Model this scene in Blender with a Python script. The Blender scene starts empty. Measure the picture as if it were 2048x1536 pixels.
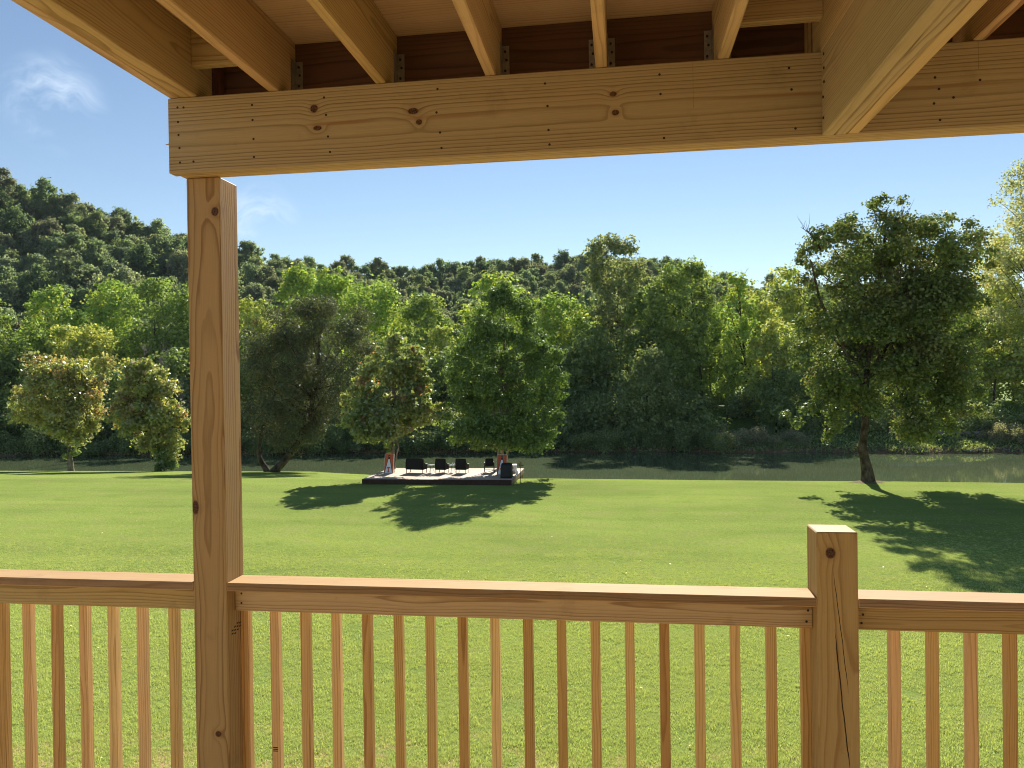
import bpy, bmesh, math, random
import numpy as np
from mathutils import Matrix, Vector

scene = bpy.context.scene
COL = scene.collection
R_ = math.radians

# ------------------------------------------------------------------ camera
H = 6.25                      # camera height above the lawn (metres)
FPX = 1520.0                  # focal length in photo pixels (2048 wide)
YAW, PITCH, ROLL = R_(8.15), R_(-0.45), R_(-0.84)
def cam_axes():
    f = np.array([-math.sin(YAW), math.cos(YAW), 0.0]); r = np.array([math.cos(YAW), math.sin(YAW), 0.0]); u = np.array([0, 0, 1.0])
    f2 = f*math.cos(PITCH)+u*math.sin(PITCH); u2 = u*math.cos(PITCH)-f*math.sin(PITCH)
    return r*math.cos(ROLL)+u2*math.sin(ROLL), u2*math.cos(ROLL)-r*math.sin(ROLL), f2
CR, CU, CF = cam_axes()
CAM = np.array([0, 0, H])
cd = bpy.data.cameras.new('camera'); cam = bpy.data.objects.new('camera', cd); COL.objects.link(cam)
cd.sensor_width = 36.0; cd.lens = 36.0*FPX/2048.0; cd.clip_start = 0.05; cd.clip_end = 5000
m = Matrix.Identity(4)
for i in range(3):
    m[i][0] = CR[i]; m[i][1] = CU[i]; m[i][2] = -CF[i]; m[i][3] = CAM[i]
cam.matrix_world = m
scene.camera = cam

# ------------------------------------------------------------------ sky and sun
SUN_AZ, SUN_EL = R_(3.0), R_(33.7)
world = bpy.data.worlds.new('World'); scene.world = world; world.use_nodes = True
nt = world.node_tree; nt.nodes.clear()
def wn(t, **k):
    n = nt.nodes.new(t)
    for a, b in k.items(): setattr(n, a, b)
    return n
w_out = wn('ShaderNodeOutputWorld'); w_bg = wn('ShaderNodeBackground')
sky = wn('ShaderNodeTexSky', sky_type='NISHITA', sun_disc=False, sun_elevation=SUN_EL, sun_rotation=SUN_AZ, altitude=0.0, air_density=1.0, dust_density=0.0, ozone_density=1.0)
SKY_STRENGTH = 0.058
w_bg.inputs['Strength'].default_value = SKY_STRENGTH
# thin cirrus wisps in the real sky: stretched noise kept to a few places
tc = wn('ShaderNodeTexCoord')
def wisp(direction, radius, amount, seed):
    d = Vector(direction).normalized()
    sub = wn('ShaderNodeVectorMath', operation='DISTANCE'); sub.inputs[1].default_value = d
    nrm = wn('ShaderNodeVectorMath', operation='NORMALIZE')
    nt.links.new(tc.outputs['Generated'], nrm.inputs[0]); 
    nz0 = wn('ShaderNodeTexNoise'); nz0.inputs['Scale'].default_value = 9.0; nz0.inputs['Detail'].default_value = 3
    mp = wn('ShaderNodeMapping'); mp.inputs['Rotation'].default_value = (0.5, -0.5, 0.3); mp.inputs['Scale'].default_value = (9, 9, 26); mp.inputs['Location'].default_value = (seed, seed*0.37, seed*1.7)
    nt.links.new(nrm.outputs[0], nz0.inputs['Vector'])
    mixv = wn('ShaderNodeVectorMath', operation='MULTIPLY_ADD'); mixv.inputs[1].default_value = (0.12, 0.12, 0.12)
    nt.links.new(nz0.outputs['Color'], mixv.inputs[0]); nt.links.new(nrm.outputs[0], mixv.inputs[2])
    nt.links.new(mixv.outputs[0], mp.inputs['Vector'])
    nz = wn('ShaderNodeTexNoise'); nz.inputs['Scale'].default_value = 1.0; nz.inputs['Detail'].default_value = 6; nz.inputs['Roughness'].default_value = 0.6
    nt.links.new(mp.outputs[0], nz.inputs['Vector'])
    nt.links.new(nrm.outputs[0], sub.inputs[0])
    fall = wn('ShaderNodeMapRange', interpolation_type='SMOOTHSTEP'); fall.inputs['From Min'].default_value = radius; fall.inputs['From Max'].default_value = radius*0.15; fall.inputs['To Max'].default_value = amount
    nt.links.new(sub.outputs['Value'], fall.inputs['Value'])
    th = wn('ShaderNodeMapRange', interpolation_type='SMOOTHSTEP'); th.inputs['From Min'].default_value = 0.38; th.inputs['From Max'].default_value = 0.66
    nt.links.new(nz.outputs['Fac'], th.inputs['Value'])
    mul = wn('ShaderNodeMath', operation='MULTIPLY'); nt.links.new(fall.outputs[0], mul.inputs[0]); nt.links.new(th.outputs[0], mul.inputs[1])
    return mul.outputs[0]
def pix_dir(px, py):
    return CF+CR*((px-1024)/FPX)-CU*((py-768)/FPX)
w1 = wisp(pix_dir(105, 205), 0.060, 0.9, 3.1)
w2 = wisp(pix_dir(520, 440), 0.055, 0.9, 7.7)
wa = wn('ShaderNodeMath', operation='ADD'); nt.links.new(w1, wa.inputs[0]); nt.links.new(w2, wa.inputs[1])
wmix = wn('ShaderNodeMixRGB'); wmix.inputs['Color2'].default_value = (7.2, 8.4, 10.0, 1)
nt.links.new(wa.outputs[0], wmix.inputs['Fac']); wt = wn('ShaderNodeMixRGB', blend_type='MULTIPLY'); wt.inputs['Fac'].default_value = 1.0; wt.inputs['Color2'].default_value = (1.0, 1.0, 1.0, 1); nt.links.new(sky.outputs[0], wt.inputs['Color1']); nt.links.new(wt.outputs[0], wmix.inputs['Color1'])
nt.links.new(wmix.outputs[0], w_bg.inputs['Color']); nt.links.new(w_bg.outputs[0], w_out.inputs['Surface'])

sd = bpy.data.lights.new('sun', 'SUN'); sd.energy = 5.0; sd.angle = R_(0.53); sd.color = (1.0, 0.93, 0.82)
sun = bpy.data.objects.new('sun', sd); COL.objects.link(sun)
SUNV = Vector((math.sin(SUN_AZ)*math.cos(SUN_EL), math.cos(SUN_AZ)*math.cos(SUN_EL), math.sin(SUN_EL)))
sun.rotation_euler = SUNV.to_track_quat('Z', 'Y').to_euler(); sun.location = (10, 60, 60)

scene.view_settings.view_transform = 'Standard'; scene.view_settings.look = 'None'
scene.view_settings.gamma = 1.0; scene.view_settings.exposure = 1.05
scene.view_settings.use_curve_mapping = False
scene.cycles.use_denoising = True; scene.cycles.filter_width = 1.05
scene.cycles.max_bounces = 7; scene.cycles.diffuse_bounces = 4; scene.cycles.transmission_bounces = 6; scene.cycles.glossy_bounces = 3; scene.cycles.volume_bounces = 1
scene.cycles.sample_clamp_indirect = 6.0

# ------------------------------------------------------------------ measuring helpers
def pray(px, py): return CF+CR*((px-1024)/FPX)-CU*((py-768)/FPX)
def at_depth(px, py, D): return CAM+pray(px, py)*D
def on_z(px, py, z):
    d = pray(px, py); return CAM+d*((z-H)/d[2])
def tag(o, label=None, cat=None, group=None, kind=None):
    if label: o['label'] = label
    if cat: o['category'] = cat
    if group: o['group'] = group
    if kind: o['kind'] = kind
    return o
def empty(name, loc, label=None, cat=None, group=None, rz=0.0):
    o = bpy.data.objects.new(name, None); o.empty_display_size = 0.2; o.location = loc; o.rotation_euler = (0, 0, rz); COL.objects.link(o)
    return tag(o, label, cat, group)
def link(name, me, mats=None, parent=None, loc=(0, 0, 0), rot=(0, 0, 0)):
    o = bpy.data.objects.new(name, me); COL.objects.link(o); o.location = loc; o.rotation_euler = rot
    if mats is not None:
        me.materials.clear()
        for x in (mats if isinstance(mats, (list, tuple)) else [mats]): me.materials.append(x)
    if parent is not None: o.parent = parent
    return o

# ------------------------------------------------------------------ node helper
class NT:
    def __init__(s, name):
        s.mat = bpy.data.materials.new(name); s.mat.use_nodes = True; s.t = s.mat.node_tree; s.t.nodes.clear()
        s.out = s.t.nodes.new('ShaderNodeOutputMaterial')
    def n(s, t, **k):
        x = s.t.nodes.new(t)
        for a, b in k.items(): setattr(x, a, b)
        return x
    def l(s, a, b): s.t.links.new(a, b)
    def put(s, sock, v):
        if hasattr(v, 'is_output') or hasattr(v, 'links'): s.l(v, sock)
        else: sock.default_value = v
    def m(s, op, a, b=None, c=None, clamp=False):
        x = s.n('ShaderNodeMath', operation=op, use_clamp=clamp)
        for i, v in enumerate((a, b, c)):
            if v is not None: s.put(x.inputs[i], v)
        return x.outputs[0]
    def vm(s, op, a, b=None, c=None, scale=None):
        x = s.n('ShaderNodeVectorMath', operation=op)
        for i, v in enumerate((a, b, c)):
            if v is not None: s.put(x.inputs[i], v)
        if scale is not None: s.put(x.inputs['Scale'], scale)
        return x.outputs['Value'] if op in ('LENGTH', 'DISTANCE', 'DOT_PRODUCT') else x.outputs[0]
    def noise(s, vec, scale, detail=3, rough=0.5):
        x = s.n('ShaderNodeTexNoise'); s.l(vec, x.inputs['Vector']); x.inputs['Scale'].default_value = scale; x.inputs['Detail'].default_value = detail; x.inputs['Roughness'].default_value = rough
        return x
    def mr(s, v, a, b, c=0.0, d=1.0, smooth=False):
        x = s.n('ShaderNodeMapRange', interpolation_type='SMOOTHSTEP' if smooth else 'LINEAR'); s.put(x.inputs['Value'], v)
        for nme, q in zip(('From Min', 'From Max', 'To Min', 'To Max'), (a, b, c, d)): s.put(x.inputs[nme], q)
        return x.outputs[0]
    def mix(s, f, a, b, mode='MIX'):
        x = s.n('ShaderNodeMixRGB', blend_type=mode); s.put(x.inputs['Fac'], f); s.put(x.inputs['Color1'], a); s.put(x.inputs['Color2'], b)
        return x.outputs[0]
    def ramp(s, v, stops):
        x = s.n('ShaderNodeValToRGB'); s.l(v, x.inputs[0]); e = x.color_ramp.elements
        while len(e) < len(stops): e.new(0.5)
        for q, (p, c) in zip(e, stops): q.position = p; q.color = (*c, 1) if len(c) == 3 else c
        return x.outputs[0]
    def principled(s, color, rough=0.6, spec=0.5, normal=None, **k):
        b = s.n('ShaderNodeBsdfPrincipled'); s.put(b.inputs['Base Color'], color if not isinstance(color, tuple) else (*color[:3], 1)); s.put(b.inputs['Roughness'], rough); b.inputs['Specular IOR Level'].default_value = spec
        for a, v in k.items(): s.put(b.inputs[a], v)
        if normal is not None: s.l(normal, b.inputs['Normal'])
        s.l(b.outputs[0], s.out.inputs['Surface']); return b
    def bump(s, h, strength, dist):
        x = s.n('ShaderNodeBump'); x.inputs['Strength'].default_value = strength; x.inputs['Distance'].default_value = dist; s.l(h, x.inputs['Height']); return x.outputs[0]

def flat_mat(name, color, rough=0.7, spec=0.3, vary=0.15, scale=14.0, **k):
    q = NT(name); t = q.n('ShaderNodeTexCoord')
    nz = q.noise(t.outputs['Object'], scale, 4, 0.6)
    c = q.mix(1.0, (*color, 1), q.ramp(nz.outputs['Fac'], [(0.25, (1-vary,)*3), (0.75, (1+vary,)*3)]), 'MULTIPLY')
    q.principled(c, rough, spec, q.bump(nz.outputs['Fac'], 0.15, 0.01), **k)
    return q.mat

# ------------------------------------------------------------------ wood
def wood(name, light=(0.50, 0.365, 0.17), dark=(0.25, 0.150, 0.05), period=0.0085, knots=(), cracks=(), wob=0.012, green=0.25, contrast=1.0, streaks=(), tv=1.0, spec=0.28):
    """solid southern pine: growth rings round a pith line, bent by noise and by knots.
    knots: (centre in object coords, radii in object coords)   cracks: (axis 'x'|'z', a, b, from, to, width)"""
    q = NT(name)
    g = q.n('ShaderNodeAttribute', attribute_name='g').outputs['Vector']
    tcx = q.n('ShaderNodeTexCoord'); obj = tcx.outputs['Object']
    rnd = q.n('ShaderNodeObjectInfo').outputs['Random']
    slow = q.vm('MULTIPLY', g, (4.0, 4.0, 0.9))
    n1 = q.noise(slow, 1.0, 3, 0.5)
    off = q.vm('SCALE', q.vm('SUBTRACT', n1.outputs['Color'], (0.5, 0.5, 0.5)), scale=wob*4)
    fine = q.noise(q.vm('MULTIPLY', g, (40.0, 40.0, 5.0)), 1.0, 2, 0.5)
    off2 = q.vm('SCALE', q.vm('SUBTRACT', fine.outputs['Color'], (0.5, 0.5, 0.5)), scale=0.0035)
    p = q.vm('ADD', q.vm('ADD', g, off), off2)
    r = q.vm('LENGTH', q.vm('MULTIPLY', p, (1, 1, 0)))
    kmask = None
    halo = None
    for c, rad in knots:
        d = q.vm('LENGTH', q.vm('DIVIDE', q.vm('SUBTRACT', q.vm('ADD', obj, off2), c), rad))
        bend = q.m('MULTIPLY', q.m('EXPONENT', q.m('MULTIPLY', q.m('MULTIPLY', d, d), -0.20)), 0.0095)
        r = q.m('ADD', r, bend)
        k1 = q.mr(d, 1.05, 0.75, 0, 1, True); h1 = q.mr(d, 2.0, 0.9, 0, 1, True)
        kmask = k1 if kmask is None else q.m('MAXIMUM', kmask, k1)
        halo = h1 if halo is None else q.m('MAXIMUM', halo, h1)
    ph = q.m('FRACT', q.m('DIVIDE', r, period))
    band = q.ramp(ph, [(0.0, (0.05,)*3), (0.45, (0.10,)*3), (0.68, (0.45,)*3), (0.82, (1.0,)*3), (0.93, (0.95,)*3), (1.0, (0.05,)*3)])
    # rings are not equally strong
    ringid = q.m('FLOOR', q.m('DIVIDE', r, period))
    wn_ = q.n('ShaderNodeTexWhiteNoise', noise_dimensions='1D'); q.l(ringid, wn_.inputs['W'])
    band = q.m('MULTIPLY', q.m('MULTIPLY', band, q.mr(wn_.outputs['Value'], 0, 1, 0.35, 1.0)), contrast)
    col = q.mix(band, (*light, 1), (*dark, 1))
    # fibre streaks, broad tint, per board tone
    fib = q.noise(q.vm('MULTIPLY', g, (420.0, 420.0, 7.0)), 1.0, 2, 0.6)
    col = q.mix(0.55, col, q.mix(1.0, col, q.ramp(fib.outputs['Fac'], [(0.3, (0.78, 0.76, 0.72)), (0.7, (1.14, 1.13, 1.1))]), 'MULTIPLY'))
    broad = q.noise(q.vm('MULTIPLY', g, (9.0, 9.0, 1.6)), 1.0, 3, 0.6)
    col = q.mix(q.mr(broad.outputs['Fac'], 0.42, 0.75, 0.0, green), col, (0.40, 0.33, 0.17, 1))
    pink = q.noise(q.vm('MULTIPLY', g, (6.0, 6.0, 1.1)), 1.0, 2, 0.5)
    col = q.mix(q.mr(pink.outputs['Color'], 0.5, 0.8, 0.0, 0.22), col, (0.42, 0.27, 0.11, 1))
    stn = q.noise(q.vm('MULTIPLY', obj, (7.0, 7.0, 7.0)), 1.0, 5, 0.7)
    col = q.mix(q.mr(stn.outputs['Fac'], 0.56, 0.74, 0.0, 0.35, True), col, q.mix(1.0, col, (0.55, 0.52, 0.48, 1), 'MULTIPLY'))
    tone = q.n('ShaderNodeHueSaturation'); q.l(col, tone.inputs['Color']); q.l(q.mr(rnd, 0, 1, 1-0.12*tv, 1+0.10*tv), tone.inputs['Value']); q.l(q.mr(rnd, 0, 1, 1.08, 0.92), tone.inputs['Saturation']); q.l(q.mr(q.m('FRACT', q.m('MULTIPLY', rnd, 7.31)), 0, 1, 0.488, 0.507), tone.inputs['Hue'])
    col = tone.outputs[0]
    if kmask is not None:
        col = q.mix(q.m('MULTIPLY', halo, 0.30), col, (0.24, 0.12, 0.045, 1))
        kn = q.noise(obj, 160.0, 2, 0.6)
        kc = q.ramp(kn.outputs['Fac'], [(0.35, (0.022, 0.010, 0.006)), (0.65, (0.13, 0.06, 0.025))])
        col = q.mix(kmask, col, kc)
    for (sa, sb, amt) in streaks:      # resin streak along the board (object coords)
        ax = q.vm('LENGTH', q.vm('DIVIDE', q.vm('SUBTRACT', q.vm('ADD', obj, q.vm('SCALE', off, scale=0.3)), sa), sb))
        col = q.mix(q.mr(ax, 1.0, 0.3, 0, amt, True), col, (0.27, 0.135, 0.05, 1))
    hgt = q.m('ADD', q.m('MULTIPLY', fib.outputs['Fac'], 0.5), q.m('MULTIPLY', band, -0.5))
    for (a, b, f0, f1, wd) in cracks:        # split in the front face: x = a + b*z between z = f0..f1
        s = q.n('ShaderNodeSeparateXYZ'); q.l(obj, s.inputs[0])
        wv = q.noise(q.vm('MULTIPLY', obj, (0, 0, 9.0)), 1.0, 3, 0.6)
        line = q.m('ABSOLUTE', q.m('SUBTRACT', q.m('SUBTRACT', s.outputs['X'], q.m('MULTIPLY_ADD', s.outputs['Z'], b, a)), q.m('MULTIPLY', q.m('SUBTRACT', wv.outputs['Fac'], 0.5), 0.012)))
        env = q.m('MULTIPLY', q.mr(s.outputs['Z'], f0, f0+0.10, 0, 1, True), q.mr(s.outputs['Z'], f1, f1-0.10, 0, 1, True))
        msk = q.m('MULTIPLY', q.mr(q.m('DIVIDE', line, q.m('MULTIPLY_ADD', env, wd, 0.00001)), 1.15, 0.6, 0, 1), q.mr(s.outputs['Y'], -0.045, -0.06, 0, 1))
        col = q.mix(msk, col, (0.02, 0.010, 0.005, 1))
        hgt = q.m('SUBTRACT', hgt, q.m('MULTIPLY', msk, 3.0))
    q.principled(col, q.mr(fib.outputs['Fac'], 0, 1, 0.58, 0.78), spec, q.bump(hgt, 0.35, 0.0012))
    return q.mat

rng_b = random.Random(5)
def box_mesh(name, sx, sy, sz, bevel=0.003, pith=None, waxis=None, seg=1, seed=None):
    """box centred on its origin, with the grain attribute g = (u, v, along)"""
    bm = bmesh.new(); bmesh.ops.create_cube(bm, size=1.0)
    for v in bm.verts: v.co = Vector((v.co.x*sx, v.co.y*sy, v.co.z*sz))
    if bevel: bmesh.ops.bevel(bm, geom=bm.edges[:], offset=bevel, segments=seg, affect='EDGES', profile=0.6)
    me = bpy.data.meshes.new(name); bm.to_mesh(me); bm.free()
    dims = [sx, sy, sz]; w = dims.index(max(dims)) if waxis is None else waxis
    u, v = [i for i in range(3) if i != w]
    if pith is None:
        a = rng_b.uniform(0, 6.283); rr = rng_b.uniform(0.02, 0.10); pith = (rr*math.cos(a), rr*math.sin(a))
    wo = rng_b.uniform(0, 40)
    at = me.attributes.new('g', 'FLOAT_VECTOR', 'POINT')
    co = np.empty(len(me.vertices)*3, np.float32); me.vertices.foreach_get('co', co); co = co.reshape(-1, 3)
    gg = np.stack([co[:, u]-pith[0], co[:, v]-pith[1], co[:, w]+wo], 1).astype(np.float32)
    at.data.foreach_set('vector', gg.ravel())
    return me
def board(name, lo, hi, mat, parent=None, bevel=0.003, pith=None, waxis=None, rot=(0, 0, 0)):
    lo = Vector(lo); hi = Vector(hi); c = (lo+hi)/2; s = hi-lo
    me = box_mesh(name, s.x, s.y, s.z, bevel, pith, waxis)
    ploc = Vector((0, 0, 0)) if parent is None else Vector(parent.location)
    return link(name, me, mat, parent, c-ploc, rot)

# ------------------------------------------------------------------ array mesh helper
class Acc:
    def __init__(s): s.v = []; s.f3 = []; s.f4 = []; s.n = 0; s.c = []
    def add(s, v, f, col=None):
        v = np.asarray(v, np.float32).reshape(-1, 3); f = np.asarray(f, np.int64)
        (s.f4 if f.shape[1] == 4 else s.f3).append(f+s.n); s.v.append(v); s.n += len(v)
        if col is None: col = np.ones((len(v), 3), np.float32)
        s.c.append(np.asarray(col, np.float32).reshape(-1, 3))
    def mesh(s, name, color=False, smooth=False):
        me = bpy.data.meshes.new(name)
        if s.n == 0: return me
        V = np.concatenate(s.v); fl = []; 
        tot = []; 
        for arr, k in ((s.f4, 4), (s.f3, 3)):
            if arr:
                a = np.concatenate(arr); fl.append(a.ravel()); tot.append(np.full(len(a), k))
        loops = np.concatenate(fl).astype(np.int32); tot = np.concatenate(tot).astype(np.int32)
        me.vertices.add(len(V)); me.vertices.foreach_set('co', V.ravel())
        me.loops.add(len(loops)); me.loops.foreach_set('vertex_index', loops)
        me.polygons.add(len(tot)); st = np.concatenate([[0], np.cumsum(tot)[:-1]]).astype(np.int32)
        me.polygons.foreach_set('loop_start', st); me.polygons.foreach_set('loop_total', tot)
        if smooth: me.polygons.foreach_set('use_smooth', np.ones(len(tot), bool))
        me.update(calc_edges=True)
        if color:
            C = np.concatenate(s.c); at = me.attributes.new('leafcol', 'FLOAT_COLOR', 'POINT')
            at.data.foreach_set('color', np.concatenate([C, np.ones((len(C), 1), np.float32)], 1).ravel())
        return me
def tube(acc, pts, rad, sides=7, cap=True):
    pts = np.asarray(pts, float); rad = np.asarray(rad, float); n = len(pts)
    t = np.gradient(pts, axis=0); t /= np.linalg.norm(t, axis=1)[:, None]+1e-9
    ref = np.array([0.31, 0.95, 0.05]) if abs(t[:, 2]).mean() > 0.6 else np.array([0.05, 0.1, 1.0])
    a = np.cross(t, ref); a /= np.linalg.norm(a, axis=1)[:, None]; b = np.cross(t, a)
    th = np.linspace(0, 2*np.pi, sides, endpoint=False)
    V = pts[:, None, :]+rad[:, None, None]*(np.cos(th)[None, :, None]*a[:, None, :]+np.sin(th)[None, :, None]*b[:, None, :])
    i = np.arange(n-1)[:, None]; j = np.arange(sides)[None, :]; k = (j+1) % sides
    f = np.stack([i*sides+j, i*sides+k, (i+1)*sides+k, (i+1)*sides+j], -1).reshape(-1, 4)
    acc.add(V.reshape(-1, 3), f)
def spline(pts, n):
    pts = np.asarray(pts, float); k = len(pts); u = np.linspace(0, k-1, n); i = np.clip(u.astype(int), 0, k-2); t = (u-i)[:, None]
    P = np.concatenate([[2*pts[0]-pts[1]], pts, [2*pts[-1]-pts[-2]]]); p0, p1, p2, p3 = P[i], P[i+1], P[i+2], P[i+3]
    return 0.5*((2*p1)+(-p0+p2)*t+(2*p0-5*p1+4*p2-p3)*t*t+(-p0+3*p1-3*p2+p3)*t**3)
def interp1(x, xs, ys): return float(np.interp(x, xs, ys))
# ================================================================== SETTING
WATER_Z = -3.6
NEAR_X = [-140, -40.7, -27.3, -23.3, -16.3, -4.4, 7.4, 15.7, 22, 140]
NEAR_Y = [44.5, 44.9, 45.0, 45.2, 45.7, 46.6, 46.1, 46.0, 45.6, 42]
FAR_X = [-220, -102, -86.7, -49.9, -9.4, 16, 47, 60, 220]
FAR_Y = [93, 94.9, 95.6, 96.9, 100.4, 99.2, 97.3, 96.6, 92]
def near_y(x): return np.interp(x, NEAR_X, NEAR_Y)
def far_y(x): return np.interp(x, FAR_X, FAR_Y)+0.9*np.sin(x*0.31)+0.5*np.sin(x*0.83+1)
def lawn_z(x, y):
    """flat lawn, a crest, then a lower terrace on the left and a short bank down to the river"""
    e = y-near_y(x); wt = np.interp(x, [-30, -22, -14, 0], [25.0, 22.0, 9.0, 5.0])
    und = (0.05*np.sin(x*0.21+0.4)*np.sin(y*0.17)+0.03*np.sin(x*0.53+y*0.31))*np.clip(-e/6, 0, 1)
    sl = np.clip(e, 0, None); sl = np.where(sl < 1.5, sl*sl/3.0, sl-0.75)
    z = -np.minimum(sl*(2.6/wt), 2.6); z = z-np.clip(e-wt-0.7, 0, 8)*0.45
    return und+z
def far_z(x, y):
    d = y-far_y(x)
    z = np.interp(d, [-8, -3, 0, 1.0, 6, 11, 14, 19, 70, 400], [-5.2, -4.6, -3.75, -3.1, -2.2, -1.7, -0.9, 1.3, 1.9, 4.0])
    return z+0.12*np.sin(x*0.9+y*0.7)*np.clip(d/3, 0, 1)+0.25*np.sin(x*0.23)*np.clip((d-5)/8, 0, 1)
def grid_mesh(name, xs, ys, zf, smooth=True):
    X, Y = np.meshgrid(xs, ys); Z = zf(X, Y); ny, nx = X.shape
    i = np.arange(ny-1)[:, None]; j = np.arange(nx-1)[None, :]
    f = np.stack([i*nx+j, i*nx+j+1, (i+1)*nx+j+1, (i+1)*nx+j], -1).reshape(-1, 4)
    a = Acc(); a.add(np.stack([X, Y, Z], -1).reshape(-1, 3), f); return a.mesh(name, smooth=smooth)

# lawn material: mown grass with patches, some clay showing near the house
def lawn_mat():
    q = NT('lawn_grass'); tcx = q.n('ShaderNodeTexCoord'); o = tcx.outputs['Object']
    big = q.noise(q.vm('MULTIPLY', o, (0.10, 0.20, 1)), 1.0, 4, 0.55)
    mid = q.noise(q.vm('MULTIPLY', o, (0.55, 0.9, 1)), 1.0, 5, 0.62)
    fin = q.noise(q.vm('MULTIPLY', o, (9.0, 9.0, 1)), 1.0, 5, 0.7)
    vf = q.noise(q.vm('MULTIPLY', o, (60.0, 38.0, 1)), 1.0, 3, 0.7)
    c = q.ramp(big.outputs['Fac'], [(0.30, (0.190, 0.250, 0.066)), (0.52, (0.228, 0.300, 0.074)), (0.72, (0.272, 0.345, 0.082))])
    c = q.mix(q.mr(mid.outputs['Fac'], 0.48, 0.72, 0, 0.55), c, (0.285, 0.285, 0.115, 1))
    c = q.mix(q.mr(mid.outputs['Fac'], 0.46, 0.30, 0, 0.45), c, (0.150, 0.215, 0.052, 1))
    c = q.mix(0.8, c, q.mix(1.0, c, q.ramp(fin.outputs['Fac'], [(0.28, (0.55, 0.60, 0.55)), (0.5, (1, 1, 1)), (0.75, (1.35, 1.25, 1.2))]), 'MULTIPLY'))
    c = q.mix(0.8, c, q.mix(1.0, c, q.ramp(vf.outputs['Fac'], [(0.30, (0.22, 0.28, 0.22)), (0.47, (1, 1, 1)), (0.8, (1.22, 1.18, 1.1))]), 'MULTIPLY'))
    stx = q.noise(q.vm('MULTIPLY', o, (0.035, 0.75, 1)), 1.0, 3, 0.6)
    c = q.mix(0.5, c, q.mix(1.0, c, q.ramp(stx.outputs['Fac'], [(0.32, (0.80, 0.84, 0.80)), (0.5, (1, 1, 1)), (0.7, (1.12, 1.08, 1.1))]), 'MULTIPLY'))
    # clay patches close to the house
    s = q.n('ShaderNodeSeparateXYZ'); q.l(o, s.inputs[0])
    pn = q.noise(q.vm('MULTIPLY', o, (0.9, 1.5, 1)), 1.0, 4, 0.6)
    clay = q.m('MULTIPLY', q.mr(s.outputs['Y'], 14.0, 11.2, 0, 1), q.mr(q.m('ADD', pn.outputs['Fac'], q.mr(s.outputs['Y'], 13.5, 11.0, 0, 0.28)), 0.60, 0.68, 0, 1, True))
    c = q.mix(clay, c, q.ramp(fin.outputs['Fac'], [(0.3, (0.40, 0.25, 0.13)), (0.7, (0.62, 0.43, 0.25))]))
    h = q.m('ADD', q.m('MULTIPLY', fin.outputs['Fac'], 0.6), q.m('MULTIPLY', vf.outputs['Fac'], 0.6))
    bs = q.n('ShaderNodeBsdfDiffuse'); q.l(c, bs.inputs['Color']); q.l(q.bump(h, 0.7, 0.06), bs.inputs['Normal'])
    q.l(bs.outputs[0], q.out.inputs['Surface'])
    return q.mat
xs = np.concatenate([np.linspace(-120, -50, 30), np.linspace(-49, 40, 180), np.linspace(42, 120, 30)])
lawn_me = None
def lawn_mesh():
    vs = np.concatenate([np.linspace(-60, 0, 10), np.linspace(2, 40, 100), np.linspace(40.3, 82, 130)])
    def zf(X, Y): return np.maximum(lawn_z(X, Y), -5.2)
    return grid_mesh('lawn', xs, vs, zf)
lawn = link('lawn', lawn_mesh(), lawn_mat()); tag(lawn, kind='structure')

def field_mat():
    q = NT('far_ground'); tcx = q.n('ShaderNodeTexCoord'); o = tcx.outputs['Object']
    s = q.n('ShaderNodeSeparateXYZ'); q.l(o, s.inputs[0])
    a = q.noise(o, 0.5, 5, 0.6); b = q.noise(o, 3.5, 4, 0.65)
    grass = q.ramp(b.outputs['Fac'], [(0.3, (0.05, 0.085, 0.018)), (0.7, (0.115, 0.17, 0.035))])
    soil = q.ramp(b.outputs['Fac'], [(0.3, (0.10, 0.06, 0.035)), (0.7, (0.24, 0.15, 0.09))])
    c = q.mix(q.mr(a.outputs['Fac'], 0.56, 0.70, 0, 0.7, True), grass, soil)
    c = q.mix(q.mr(s.outputs['Z'], -2.7, -3.2, 0, 1), c, soil)
    c = q.mix(q.mr(s.outputs['Z'], 1.1, 1.5, 0, 1), c, q.ramp(b.outputs['Fac'], [(0.3, (0.15, 0.22, 0.045)), (0.7, (0.22, 0.31, 0.06))]))
    q.principled(c, 0.9, 0.1, q.bump(b.outputs['Fac'], 0.6, 0.1)); return q.mat
def far_mesh():
    ys = np.concatenate([np.linspace(84, 124, 130), np.linspace(126, 190, 30), np.linspace(200, 700, 30)])
    x2 = np.concatenate([np.linspace(-600, -150, 20), np.linspace(-145, 110, 280), np.linspace(115, 600, 20)])
    return grid_mesh('far_bank', x2, ys, lambda X, Y: np.maximum(far_z(X, Y), -5.2))
far_bank = link('far_bank', far_mesh(), field_mat()); tag(far_bank, kind='structure')

def water_mat():
    q = NT('river_water'); tcx = q.n('ShaderNodeTexCoord'); o = tcx.outputs['Object']
    n1 = q.noise(q.vm('MULTIPLY', o, (0.8, 2.2, 1)), 1.0, 4, 0.6); n2 = q.noise(q.vm('MULTIPLY', o, (5.0, 9.0, 1)), 1.0, 2, 0.5)
    h = q.m('ADD', n1.outputs['Fac'], q.m('MULTIPLY', n2.outputs['Fac'], 0.12))
    s = q.noise(q.vm('MULTIPLY', o, (0.05, 0.2, 1)), 1.0, 3, 0.5)
    c = q.ramp(s.outputs['Fac'], [(0.3, (0.076, 0.100, 0.052)), (0.7, (0.090, 0.114, 0.060))])
    q.principled(c, 0.035, 0.5, q.bump(h, 0.035, 0.05), IOR=1.33); return q.mat
a = Acc(); a.add([(-700, 46, WATER_Z), (700, 46, WATER_Z), (700, 112, WATER_Z), (-700, 112, WATER_Z)], [[0, 1, 2, 3]])
river = link('river', a.mesh('river'), water_mat()); tag(river, kind='structure')

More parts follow.
